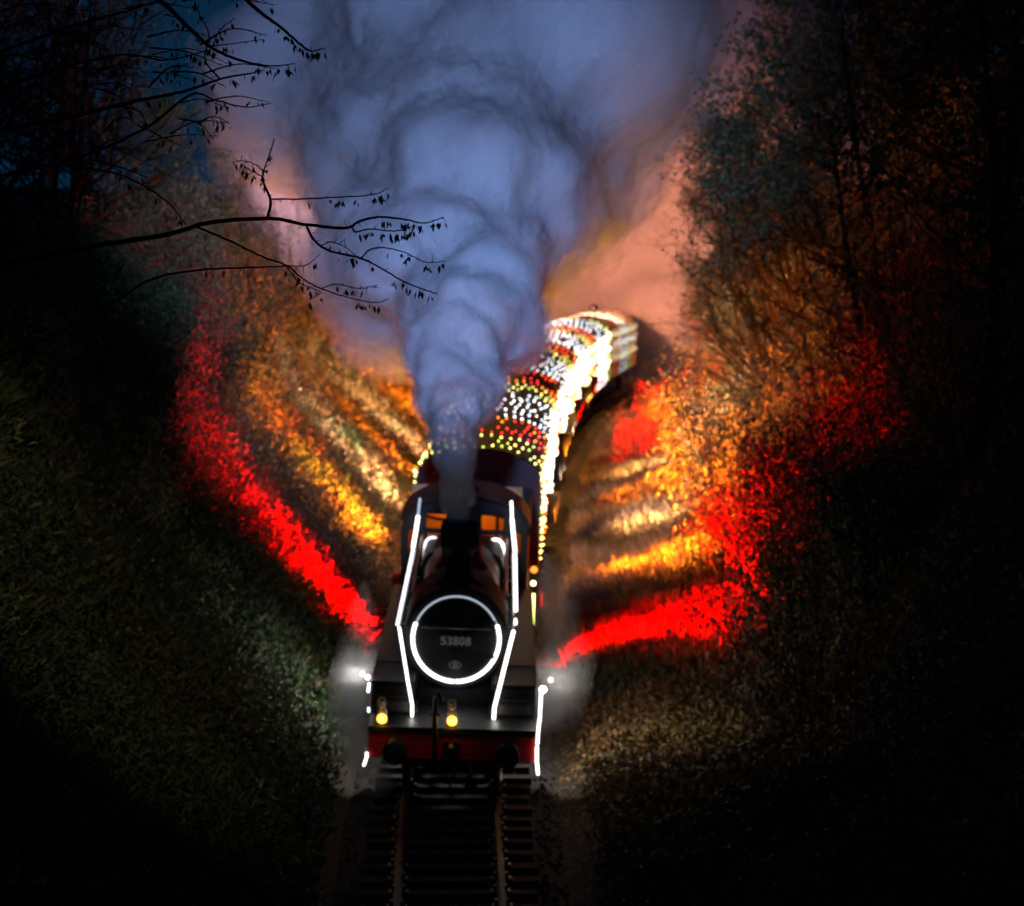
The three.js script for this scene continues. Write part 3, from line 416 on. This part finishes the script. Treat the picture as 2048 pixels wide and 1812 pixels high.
// unseen floodlights, placed to light the far steam
{
  const lamp = (name, label, pos, to, rgb, k, cone) => {
    const o = thing(name, label, 'lamp', pos); o.lookAt(...to);
    part('beam_shade', latheZ([[0.03, -0.22], [0.14, -0.18], [0.16, 0.06], [0.15, 0.06], [0.13, -0.16]], 20), mat.matt, o); part('lamp_bracket', cyl(0.025, 0.025, 0.5, 0, -0.35, -0.1, 8), mat.iron, o);
    part('lamp_lens', new THREE.SphereGeometry(0.09, 14, 10).translate(0, 0, -0.04), glow(rgb, 5), o);
    const l = new THREE.SpotLight(new THREE.Color(...rgb), k, 0, R(cone), 1, 2); l.position.set(0, 0, 0.08); l.target.position.set(0, 0, 3); l.castShadow = true; l.shadow.radius = 5; l.name = 'lamp'; o.add(l, l.target);
  };
  lamp('unseen_steam_lamp', 'unseen orange floodlight on the roof of the rearmost coach, placed to light the right steam', [trackX(84) + 0.4, 4.0 + trackY(84), -84], [12.5, 3.0, -110], [1, 0.32, 0.15], 2000, 33);
  lamp('unseen_steam_lamp', 'unseen pinkish floodlight on the roof of the second coach, placed to light the right steam', [trackX(55) - 0.5, 4.1 + trackY(55), -55], [13, 6.5, -108], [1, 0.28, 0.36], 1500, 22);
  lamp('unseen_steam_lamp', 'unseen pale pink floodlight on the left edge of the second coach roof, placed to light the left steam', [trackX(54) - 0.9, 4.0 + trackY(54), -54], [-4.4, 3.6, -80], [1, 0.50, 0.60], 4000, 20);
}
// ---------------------------------------------------------------- vegetation
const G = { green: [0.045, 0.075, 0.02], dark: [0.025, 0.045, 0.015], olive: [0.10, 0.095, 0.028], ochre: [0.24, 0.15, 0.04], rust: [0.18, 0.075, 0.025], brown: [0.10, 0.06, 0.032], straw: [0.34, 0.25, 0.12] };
function leaves(list) { // list: {p, n, l, w, c} -> a bent rhombus each
  const pos = [], col = [], a = V(0, 0, 0), b = V(0, 0, 0), up = V(0, 1, 0);
  for (const { p, d, s, l, w, c } of list) {
    a.copy(d).multiplyScalar(l); b.copy(s).multiplyScalar(w / 2);
    const n = a.clone().cross(b).normalize().multiplyScalar(l * 0.12), P = [p.clone(), p.clone().addScaledVector(a, 0.45).add(b).add(n), p.clone().add(a), p.clone().addScaledVector(a, 0.45).sub(b).add(n)];
    for (const i of [0, 1, 2, 0, 2, 3]) { pos.push(P[i].x, P[i].y, P[i].z); col.push(...c); }
  }
  const g = new THREE.BufferGeometry(); g.setAttribute('position', new THREE.Float32BufferAttribute(pos, 3)); g.setAttribute('color', new THREE.Float32BufferAttribute(col, 3)); g.computeVertexNormals(); return g;
}
const dirv = () => { const z = rr(-1, 1), a = rr(0, 6.283), r = Math.sqrt(1 - z * z); return V(r * Math.cos(a), z, r * Math.sin(a)); };
const tint = (c, v = 0.35) => { const k = 1 + rr(-v, v); return [c[0] * k, c[1] * k, c[2] * k]; };
function leafAt(p, l, c, ratio = 0.55) { const d = dirv(), s = d.clone().cross(dirv()).normalize(); return { p, d, s, l: l * rr(0.6, 1.3), w: l * ratio * rr(0.7, 1.2), c: tint(c) }; }
function blob(list, c, r, n, l, cols, flat = 0.8) { for (let i = 0; i < n; i++) { const d = dirv(), k = r * Math.pow(rnd(), 0.45); list.push(leafAt(V(c.x + d.x * k, c.y + d.y * k * flat, c.z + d.z * k), l, pick(cols))); } }
// limbs: tapered tubes grown by recursion
function limb(out, p, d, len, r, depth, tips, o) {
  const pts = [p.clone()], n = 5, dd = d.clone(); let q = p.clone();
  for (let i = 0; i < n; i++) { dd.add(dirv().multiplyScalar(o.wander)).add(V(0, o.lift, 0)).normalize(); q = q.clone().addScaledVector(dd, len / n); pts.push(q); }
  taper(out, pts, r, r * 0.45, depth > 2 ? 6 : depth > 1 ? 4 : 3);
  if (depth <= 0) { tips.push(...pts.slice(2)); return; }
  const kids = o.kids + Math.floor(rnd() * 2);
  for (let i = 0; i < kids; i++) { const t = 1 + Math.floor(rnd() * n), b = pts[Math.min(n, t)], s = dd.clone().add(dirv().multiplyScalar(o.spread)).normalize(); limb(out, b, s, len * rr(0.45, 0.75), r * rr(0.35, 0.55), depth - 1, tips, o); }
}
function taper(out, pts, r0, r1, n) {
  const pos = [], nor = [], idx = [], up = V(0.31, 0.2, 0.93);
  pts.forEach((p, i) => { const t = (pts[Math.min(i + 1, pts.length - 1)]).clone().sub(pts[Math.max(0, i - 1)]).normalize(), x = t.clone().cross(up).normalize(), y = t.clone().cross(x), r = lerp(r0, r1, i / (pts.length - 1)); for (let j = 0; j < n; j++) { const a = (j / n) * 6.2832, v = x.clone().multiplyScalar(Math.cos(a)).addScaledVector(y, Math.sin(a)); nor.push(v.x, v.y, v.z); pos.push(p.x + v.x * r, p.y + v.y * r, p.z + v.z * r); } if (i) for (let j = 0; j < n; j++) { const a = (i - 1) * n + j, e = (i - 1) * n + ((j + 1) % n); idx.push(a, a + n, e, e, a + n, e + n); } });
  const g = new THREE.BufferGeometry(); g.setAttribute('position', new THREE.Float32BufferAttribute(pos, 3)); g.setAttribute('normal', new THREE.Float32BufferAttribute(nor, 3)); g.setIndex(idx); out.push(g.toNonIndexed());
}
function makeTree(name, { h, kind, cols, n, l, bark = mat.bark, stems = 1, trunkR = 0.14, spreadTop = 1 }) {
  const o = new THREE.Group(); o.name = name; const wood = [], twigs = [], tips = [];
  for (let s = 0; s < stems; s++) {
    const a = rr(0, 6.28), lean = stems > 1 ? 0.22 : 0.08, base = V(stems > 1 ? Math.cos(a) * 0.35 : 0, -0.3, stems > 1 ? Math.sin(a) * 0.35 : 0), d = V(Math.cos(a) * lean, 1, Math.sin(a) * lean).normalize(), pts = [base], dd = d.clone(); let q = base.clone(); const H = h * rr(0.8, 1);
    for (let i = 0; i < 9; i++) { dd.add(dirv().multiplyScalar(0.07)).normalize(); q = q.clone().addScaledVector(dd, H / 9); pts.push(q); }
    taper(wood, pts, trunkR / Math.sqrt(stems), 0.015, 7);
    for (let i = 2; i < 10; i++) { const k = stems > 2 ? 2 : 3; for (let j = 0; j < k; j++) { const b = rr(0, 6.28), L = h * rr(0.16, 0.36) * (1.25 - i / 11) * spreadTop; limb(twigs, pts[Math.min(9, i)].clone().lerp(pts[Math.min(9, i + 1)] ?? pts[9], rnd()), V(Math.cos(b), rr(0.15, 0.9), Math.sin(b)).normalize(), L, trunkR * 0.28 * (1.1 - i / 12), 2, tips, { wander: 0.22, lift: 0.06, kids: 3, spread: 0.9 }); } }
  }
  part('trunk', mergeGeometries(wood), bark, o); part('branches', mergeGeometries(twigs), bark, o);
  if (n) { const list = []; for (let i = 0; i < n; i++) { const t = pick(tips); const p = t.clone().add(dirv().multiplyScalar(kind === 'leafy' ? rr(0, 0.5) : rr(0, 0.12))); list.push(leafAt(p, l, pick(cols))); } part('crown', leaves(list), leaf, o).userData.kind = 'stuff'; }
  return o;
}
function makeShrub({ r, n, l, cols, h = 1.4, bark = mat.bark }) {
  const o = new THREE.Group(), tw = [], list = [], tips = [];
  for (let i = 0; i < 14; i++) { const a = rr(0, 6.28), t = rr(0.1, 0.8); limb(tw, V(Math.cos(a) * 0.1, -0.15, Math.sin(a) * 0.1), V(Math.cos(a) * t, 1, Math.sin(a) * t).normalize(), h * rr(0.6, 1), 0.02, 1, tips, { wander: 0.2, lift: 0.02, kids: 3, spread: 0.7 }); }
  part('stems', mergeGeometries(tw), bark, o);
  for (let i = 0; i < n; i++) list.push(leafAt(pick(tips).clone().add(dirv().multiplyScalar(rr(0, r * 0.28))), l, pick(cols)));
  part('foliage', leaves(list), leaf, o).userData.kind = 'stuff'; return o;
}
function put(proto, name, x, z, turn, s, label, category, group, sy = 1) {
  const o = proto.clone(); o.name = numbered(name); o.position.set(x, terrain(x, z) - 0.05, z); o.rotation.y = turn; o.scale.set(s, s * sy, s); o.userData = { label, category }; if (group) o.userData.group = group; scene.add(o); return o;
}
const T = {
  bareA: makeTree('t', { h: 9, kind: 'bare', cols: [G.brown, G.rust], n: 500, l: 0.10 }),
  bareB: makeTree('t', { h: 11, kind: 'bare', cols: [G.brown, G.olive], n: 900, l: 0.11 }),
  leafyA: makeTree('t', { h: 8, kind: 'leafy', cols: [G.olive, G.green, G.ochre, G.dark], n: 14000, l: 0.12, trunkR: 0.09 }),
  leafyB: makeTree('t', { h: 10, kind: 'leafy', cols: [G.olive, G.green, G.dark, G.brown], n: 15000, l: 0.125, trunkR: 0.10 }),
  stems: makeTree('t', { h: 8, kind: 'bare', cols: [G.rust, G.ochre, G.brown], n: 5200, l: 0.08, stems: 7, trunkR: 0.13, bark: mat.paleBark }),
};
const S = {
  gold: makeShrub({ r: 1.2, n: 4600, l: 0.062, cols: [G.ochre, G.straw, G.olive] }),
  rust: makeShrub({ r: 1.3, n: 4600, l: 0.062, cols: [G.rust, G.ochre, G.brown] }),
  green: makeShrub({ r: 1.4, n: 4600, l: 0.07, cols: [G.green, G.olive, G.dark] }),
  straw: makeShrub({ r: 1.1, n: 4200, l: 0.055, cols: [G.straw, G.straw, G.ochre] }),
};
const at = (b, u) => [trackX(b) + u, -b];
// left bank
const leftTrees = [
  ['bareA', 2, -8.2, 1.0, 'bare twiggy tree on the left bank, nearest of the bank-top row'], ['bareB', 7, -9.6, 1.0, 'tall bare tree on the left bank behind the nearest twiggy one'], ['stems', 12, -8.0, 1.0, 'many-stemmed tree with reddish lit stems above the red light on the left bank'],
  ['bareB', 15, -10.5, 1.05, 'tall thin bare tree against the dark blue sky on the left'], ['stems', 19, -8.6, 0.9, 'many-stemmed tree beside the orange lit branch on the left bank'], ['bareA', 24, -9.2, 1.0, 'bare tree on the left bank before the leafy round one'],
  ['leafyA', 33, -9.4, 0.62, 'round dark green leafy tree at the edge of the pink steam on the left'], ['bareA', 29, -11.0, 1.15, 'bare tree whose fine crown stands against the purple smoke'], ['leafyA', 24, -12.5, 0.9, 'dark leafy tree high on the left bank behind the bare trees'],
  ['leafyB', 6, -13.5, 1.0, 'dark leafy tree high at the far left'], ['leafyB', -3, -10.5, 0.9, 'dark leafy tree at the left edge of the picture'], ['bareB', -5, -9.6, 1.0, 'black bare tree nearest to the left edge of the picture'],
];
leftTrees.forEach(([k, b, u, s, label], i) => { const [x, z] = at(b, u); put(T[k], k.startsWith('leafy') ? 'leafy_tree' : 'bare_tree', x, z, i * 2.1, s, label, 'tree'); });
const leftShrubs = [['green', 9, -6.9, 1.1], ['rust', 14, -7.2, 1.2], ['rust', 18, -7.0, 1.3], ['green', 22, -7.4, 1.2], ['rust', 26, -7.2, 1.1], ['green', 30, -7.7, 1.4], ['gold', 36, -7.6, 1.1], ['green', 40, -7.4, 1.1], ['gold', 45, -6.6, 1.0], ['rust', 50, -6.4, 1.1], ['green', 4, -7.2, 1.3], ['green', -2, -6.6, 1.2]];
const nth2 = ['tenth', 'ninth', 'eighth', 'seventh', 'sixth', 'fifth', 'fourth', 'third', 'second', 'first', 'eleventh', 'twelfth'];
leftShrubs.forEach(([k, b, u, s], i) => { const [x, z] = at(b, u); put(S[k], 'shrub', x, z, i * 1.7, s, `${{ green: 'dark green', rust: 'rusty brown', gold: 'golden brown' }[k]} shrub on the left bank top, ${nth2[i]} in the row from the far end`, 'shrub', 'shrubs along the top of the left bank'); });
// right side
const rightTrees = [
  ['stems', 22, 8.0, 1.05, 'many-stemmed tree with thin red lit stems on the right'], ['stems', 27, 7.6, 1.0, 'second many-stemmed tree with red lit stems, further along the right bank'], ['leafyB', 14, 10.5, 1.15, 'tall dark tree on the right bank, nearest on this side'],
  ['leafyB', 24, 11.0, 1.2, 'tall black tree high on the right bank behind the red stems'], ['leafyA', 36, 7.8, 1.1, 'leafy tree leaning over the right verge against the pink steam'], ['leafyA', 46, 7.0, 0.95, 'dark leafy tree right of the train with crown before the orange steam'],
  ['leafyB', 34, 11.5, 1.2, 'tall dark leafy tree behind the leaning one on the right'], ['leafyA', 54, 7.5, 0.9, 'leafy tree on the right near the last coach'], ['leafyB', 45, 10.5, 1.1, 'tall leafy tree whose top is cut out against purple smoke on the right'],
  ['leafyA', 62, 8.0, 0.95, 'small distant leafy tree right of the last coach'], ['leafyB', 18, 9.0, 1.1, 'dense dark tree between the red stems and the upper right corner'], ['leafyB', 10, 10.2, 1.2, 'dense black tree right of the tall dark one'], ['leafyB', 27, 9.8, 1.15, 'dense dark tree whose edge stands against the mauve steam, top right'], ['bareB', 5, 9.0, 1.0, 'black bare tree at the right edge of the picture'], ['leafyB', 4, 12.5, 1.2, 'black leafy tree in the upper right corner'], ['bareA', 16, 8.5, 1.0, 'bare tree with pale thin branches on the right'], ['leafyB', -6, 10, 1.0, 'black leafy tree low at the right edge'],
];
rightTrees.forEach(([k, b, u, s, label], i) => { const [x, z] = at(b, u); put(T[k], k.startsWith('leafy') ? 'leafy_tree' : 'bare_tree', x, z, 1 + i * 1.9, s, label, 'tree'); });
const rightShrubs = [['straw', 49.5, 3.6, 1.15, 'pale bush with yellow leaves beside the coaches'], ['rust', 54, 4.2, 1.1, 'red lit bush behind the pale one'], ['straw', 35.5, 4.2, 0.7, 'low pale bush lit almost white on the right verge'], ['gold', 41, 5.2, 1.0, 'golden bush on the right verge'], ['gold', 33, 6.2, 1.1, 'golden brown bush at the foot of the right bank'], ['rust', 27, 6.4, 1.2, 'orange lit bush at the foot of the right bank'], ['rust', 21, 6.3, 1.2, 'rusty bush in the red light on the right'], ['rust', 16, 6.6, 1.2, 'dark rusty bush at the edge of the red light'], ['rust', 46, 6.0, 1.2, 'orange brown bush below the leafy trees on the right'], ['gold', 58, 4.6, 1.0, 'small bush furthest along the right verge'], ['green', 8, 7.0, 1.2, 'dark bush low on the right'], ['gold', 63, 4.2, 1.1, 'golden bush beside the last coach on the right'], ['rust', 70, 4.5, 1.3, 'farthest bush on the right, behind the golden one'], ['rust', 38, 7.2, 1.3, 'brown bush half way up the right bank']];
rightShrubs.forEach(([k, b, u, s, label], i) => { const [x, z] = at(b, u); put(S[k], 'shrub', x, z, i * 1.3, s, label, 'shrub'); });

for (let i = 0; i < 34; i++) { // the thicket that walls the right verge
  const b = 3 + i * 1.8 + rr(-0.6, 0.6), u = 6.3 + rr(-0.3, 1.6), [x, z] = at(b, u), k = b < 12 ? pick(['rust', 'green']) : pick(['rust', 'rust', 'gold', 'green']);
  put(S[k], 'thicket_bush', x, z, rr(0, 6), rr(1.15, 1.7), 'twiggy brown bush in the thicket along the foot of the right bank', 'bush', 'thicket bushes along the foot of the right bank', rr(1.1, 1.6));
}
for (let i = 0; i < 26; i++) {
  const b = 6 + i * 2.2 + rr(-0.6, 0.6), [x, z] = at(b, rr(7.8, 10.2)), k = b < 14 ? pick(['rust', 'green']) : pick(['rust', 'gold', 'rust', 'green']);
  put(S[k], 'thicket_bush', x, z, rr(0, 6), rr(1.2, 1.8), 'tall brown bush in the thicket higher up the right bank', 'bush', 'thicket bushes higher up the right bank', rr(1.2, 1.8));
}
for (let i = 0; i < 20; i++) { // and the one that stands on the left slope
  const b = 5 + i * 1.9 + rr(-0.5, 0.5), [x, z] = at(b, -5.9 + rr(-0.5, 0.2) - (b > 30 ? 1.2 : 0)), k = b < 10 ? 'green' : pick(['rust', 'green', 'rust', 'gold']);
  put(S[k], 'thicket_bush', x, z, rr(0, 6), rr(0.9, 1.25), 'leafy bush in the thicket at the steep upper edge of the left slope', 'bush', 'thicket bushes along the steep edge of the left slope', rr(1.1, 1.7));
}
// ground cover: brambles, grass, litter
function clump(make) { const list = []; make(list); return leaves(list); }
const C = {
  bramble: clump((L) => { for (let i = 0; i < 26; i++) { const a = rr(0, 6.28), k = 0.42 * Math.sqrt(rnd()); L.push(leafAt(V(Math.cos(a) * k, rr(0.02, 0.34), Math.sin(a) * k), 0.095, [1, 1, 1])); } }),
  grass: clump((L) => { for (let i = 0; i < 22; i++) { const a = rr(0, 6.28), k = 0.2 * Math.sqrt(rnd()), d = V(Math.cos(a) * 0.35 + rr(-0.2, 0.2), 1, Math.sin(a) * 0.35 + rr(-0.2, 0.2)).normalize(); L.push({ p: V(Math.cos(a) * k, -0.02, Math.sin(a) * k), d, s: V(-Math.sin(a), 0, Math.cos(a)), l: rr(0.14, 0.4), w: 0.016, c: tint([1, 1, 1], 0.25) }); } }),
  litter: clump((L) => { for (let i = 0; i < 18; i++) { const a = rr(0, 6.28), k = 0.4 * Math.sqrt(rnd()), d = V(Math.cos(a * 3), rr(-0.2, 0.3), Math.sin(a * 3)).normalize(); L.push({ p: V(Math.cos(a) * k, rr(0.01, 0.06), Math.sin(a) * k), d, s: V(-d.z, rr(-0.3, 0.3), d.x).normalize(), l: rr(0.05, 0.1), w: 0.05, c: tint([1, 1, 1]) }); } }),
};
function cover(name, label, geo, count, place, colour) {
  const im = new THREE.InstancedMesh(geo, leaf, count), m4 = new THREE.Matrix4(), q = new THREE.Quaternion(), c = new THREE.Color(), up = V(0, 1, 0);
  for (let i = 0; i < count; i++) {
    const [b, u] = place(), x = trackX(b) + u, z = -b, y = terrain(x, z), n = V(terrain(x - 0.3, z) - terrain(x + 0.3, z), 0.6, terrain(x, z - 0.3) - terrain(x, z + 0.3)).normalize();
    q.setFromUnitVectors(up, n.lerp(up, 0.35).normalize()).multiply(new THREE.Quaternion().setFromAxisAngle(up, rr(0, 6.28))); const s = rr(0.7, 1.45); m4.compose(V(x, y, z), q, V(s, s * rr(0.8, 1.3), s)); im.setMatrixAt(i, m4); c.setRGB(...tint(colour(b, u), 0.4)); im.setColorAt(i, c);
  }
  im.name = name; tag(im, label, null, null, 'stuff'); shadows(im); scene.add(im);
}
const near = (lo, hi) => lo + (hi - lo) * Math.pow(rnd(), 1.25);
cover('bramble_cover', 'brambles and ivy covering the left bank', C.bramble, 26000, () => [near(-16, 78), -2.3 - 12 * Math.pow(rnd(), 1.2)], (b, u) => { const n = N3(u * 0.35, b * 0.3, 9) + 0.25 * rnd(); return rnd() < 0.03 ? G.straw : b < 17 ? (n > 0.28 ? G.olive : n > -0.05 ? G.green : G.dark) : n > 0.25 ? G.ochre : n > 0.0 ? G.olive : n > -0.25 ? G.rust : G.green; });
cover('grass_cover', 'rough grass tufts between the brambles of the left bank', C.grass, 2500, () => [near(-16, 70), -2.2 - 8 * rnd()], (b, u) => (N3(u * 0.4, b * 0.3, 3) > 0 ? G.olive : G.brown));
cover('grass_cover_001', 'straw coloured grass on the right verge', C.grass, 18000, () => [near(11, 75), 2.3 + 4.2 * rnd()], (b, u) => { const n = N3(u * 0.5, b * 0.35, 5); return n > 0.1 ? G.straw : n > -0.2 ? G.ochre : G.brown; });
cover('leaf_litter', 'brown fallen leaves on the right bank', C.litter, 16000, () => [near(-16, 60), 2.1 + 9 * rnd()], (b, u) => pick([G.brown, G.rust, G.brown, G.ochre]));
cover('bramble_cover_001', 'brambles and saplings covering the right bank', C.bramble, 22000, () => { const b = near(-14, 75); return [b, (b < 11 ? 2.6 : 5.0) + 8 * Math.pow(rnd(), 1.2)]; }, (b, u) => { const n = N3(u * 0.4, b * 0.35, 21) + 0.2 * rnd(); return n > 0.25 ? G.ochre : n > 0 ? G.rust : n > -0.2 ? G.olive : G.brown; });

// ---------------------------------------------------------------- the tree whose boughs hang into the picture from the left, half way to the engine
{
  const base = V(-7.2, terrain(-7.2, 21), 21), o = thing('overhanging_tree', 'dark tree at the left edge, its thin boughs reaching in front of the smoke', 'tree');
  const trunk = [], T0 = base.clone().add(V(0, -0.4, 0)), T1 = V(-7.0, 9.0, 21.2), T2 = V(-6.7, 13.5, 21.6);
  taper(trunk, [T0, T0.clone().lerp(T1, 0.5).add(V(0.2, 0, 0.1)), T1, T2], 0.2, 0.07, 10); part('trunk', mergeGeometries(trunk), mat.bark, o);
  const list = [];
  const bough = (pts, w0, w1, dA, dB, hang, hangFrom = 0.3) => { // pixel places, width in pixels at both ends, depth at both ends
    const n = pts.length, P = pts.map(([x, y], i) => seen(x, y, lerp(dA, dB, i / (n - 1)) + 0.15 * N3(x * 0.02, y * 0.02, 5))), cv = new THREE.CatmullRomCurve3(P, false, 'catmullrom', 0.5), m = n * 7, Q = [];
    for (let i = 0; i <= m; i++) { const p = cv.getPoint(i / m); p.y += 0.008 * N3(i * 0.9, w0, 3); p.z += 0.02 * N3(i * 0.5, 4, w0); Q.push(p); }
    const g = [], k = dA / 6000 / 2; taper(g, Q, w0 * k, w1 * k, 6);
    // buds and short spurs
    for (let i = 3; i < m; i += 2) if (rnd() < 0.55) { const d = dirv(); d.z *= 0.4; taper(g, [Q[i], Q[i].clone().addScaledVector(d, rr(0.02, 0.07))], 0.004, 0.0015, 4); }
    part('branch', mergeGeometries(g), mat.bark, o);
    for (let i = 0; i < hang; i++) { const t = rr(hangFrom, 1), p = cv.getPoint(t), stalk = rr(0.01, 0.04), d = V(rr(-0.35, 0.35), -1, rr(-0.3, 0.3)).normalize(); const e = p.clone().addScaledVector(d, stalk); list.push({ p: e, d, s: V(rr(-1, 1), 0.15, rr(-0.6, 0.6)).normalize(), l: rr(0.04, 0.085), w: rr(0.02, 0.035), c: tint(G.brown) }); if (rnd() < 0.45) { const d2 = d.clone().add(dirv().multiplyScalar(0.6)).normalize(); list.push({ p: e.clone().addScaledVector(d2, 0.02), d: d2, s: V(rr(-1, 1), 0.1, rr(-1, 1)).normalize(), l: rr(0.03, 0.06), w: 0.026, c: tint(G.brown) }); } }
  };
  bough([[-420, 640], [-120, 560], [60, 520], [200, 490], [330, 470], [420, 445], [540, 437], [605, 448], [690, 456], [720, 442], [760, 434], [810, 439], [850, 446], [888, 434]], 13, 1.8, 25, 24, 22, 0.75);
  bough([[705, 456], [712, 464], [740, 458], [790, 462], [830, 452]], 4, 2, 24.3, 24, 26, 0.2);
  bough([[612, 450], [628, 480], [660, 502], [720, 516], [765, 538], [805, 562], [842, 577], [874, 588]], 6, 2, 24.6, 23.5, 16, 0.3);
  bough([[640, 492], [662, 484], [690, 494], [712, 512]], 3, 1.6, 24.5, 24.2, 5); bough([[722, 516], [742, 498], [775, 496], [812, 506], [850, 523], [890, 522]], 3.5, 1.6, 24.2, 23.4, 9, 0.4);
  bough([[535, 437], [541, 402], [528, 368], [525, 350], [538, 312], [549, 278]], 7, 1.8, 24.8, 24.6, 9, 0.3); bough([[540, 398], [600, 398], [680, 394], [748, 389], [776, 376]], 4, 1.6, 24.8, 24, 14, 0.25);
  bough([[527, 355], [502, 341], [484, 330]], 3, 1.5, 24.8, 25, 7); bough([[532, 345], [505, 326], [482, 322], [465, 325]], 2.5, 1.4, 24.8, 25, 4);
  bough([[390, 452], [460, 482], [522, 512], [575, 532], [604, 556], [642, 577], [700, 596], [752, 605], [776, 598]], 5, 1.6, 25, 24, 11, 0.4); bough([[575, 532], [612, 530], [640, 508]], 2.6, 1.3, 24.6, 24.3, 2); bough([[642, 578], [672, 568], [716, 577], [756, 570]], 2.6, 1.4, 24.4, 24, 5); bough([[574, 536], [600, 566], [640, 585], [616, 600]], 2.6, 1.4, 24.6, 24.4, 6);
  bough([[-260, 800], [60, 690], [200, 622], [300, 560], [400, 540], [480, 536], [575, 532]], 7, 2.5, 25.4, 24.6, 4);
  bough([[-200, -300], [200, -160], [380, -90], [470, -20], [520, 24], [562, 55], [600, 88], [622, 102], [650, 96]], 14, 1.8, 25, 23.6, 26, 0.6);
  bough([[-300, -200], [100, -120], [300, -12], [380, 58], [424, 96], [482, 121], [542, 132], [590, 127]], 14, 1.8, 25.2, 24, 16, 0.55); bough([[420, 92], [460, 88], [524, 79]], 3, 1.5, 24.5, 24.2, 3);
  bough([[-380, 320], [60, 250], [260, 205], [370, 182], [440, 158], [500, 147], [528, 141]], 10, 1.8, 25.4, 24.4, 7, 0.6); bough([[440, 158], [410, 120], [418, 70], [400, 30], [380, -20]], 4, 1.6, 24.6, 24.6, 7); bough([[424, 96], [440, 60], [470, 36]], 3, 1.4, 24.6, 24.5, 6);
  bough([[-340, 420], [100, 330], [280, 262], [380, 190], [430, 200], [490, 214], [544, 206]], 8, 1.6, 25.4, 24.4, 5, 0.6); bough([[-200, 180], [120, 60], [260, 20], [420, -30]], 8, 2, 25.4, 25, 8); bough([[-200, 260], [80, 150], [240, 110], [330, 120], [420, 100]], 7, 2, 25.4, 25, 8); bough([[120, 330], [240, 350], [330, 400], [372, 450]], 5, 2, 25.4, 25, 4);
  for (let i = 0; i < 60; i++) { const x = rr(-40, 420), y = rr(-20, 330), a = rr(-0.7, 0.5), L = rr(60, 170); bough([[x, y], [x + L * 0.5 * Math.cos(a), y + L * 0.5 * Math.sin(a) + rr(-12, 12)], [x + L * Math.cos(a + 0.2), y + L * Math.sin(a + 0.2)]], rr(2.5, 4.5), 1.4, rr(24.6, 26.5), rr(24.4, 26), 3, 0.2); }
  part('foliage', leaves(list), leaf, o, 'small dark hanging leaves');
}
renderer.render(scene, camera);
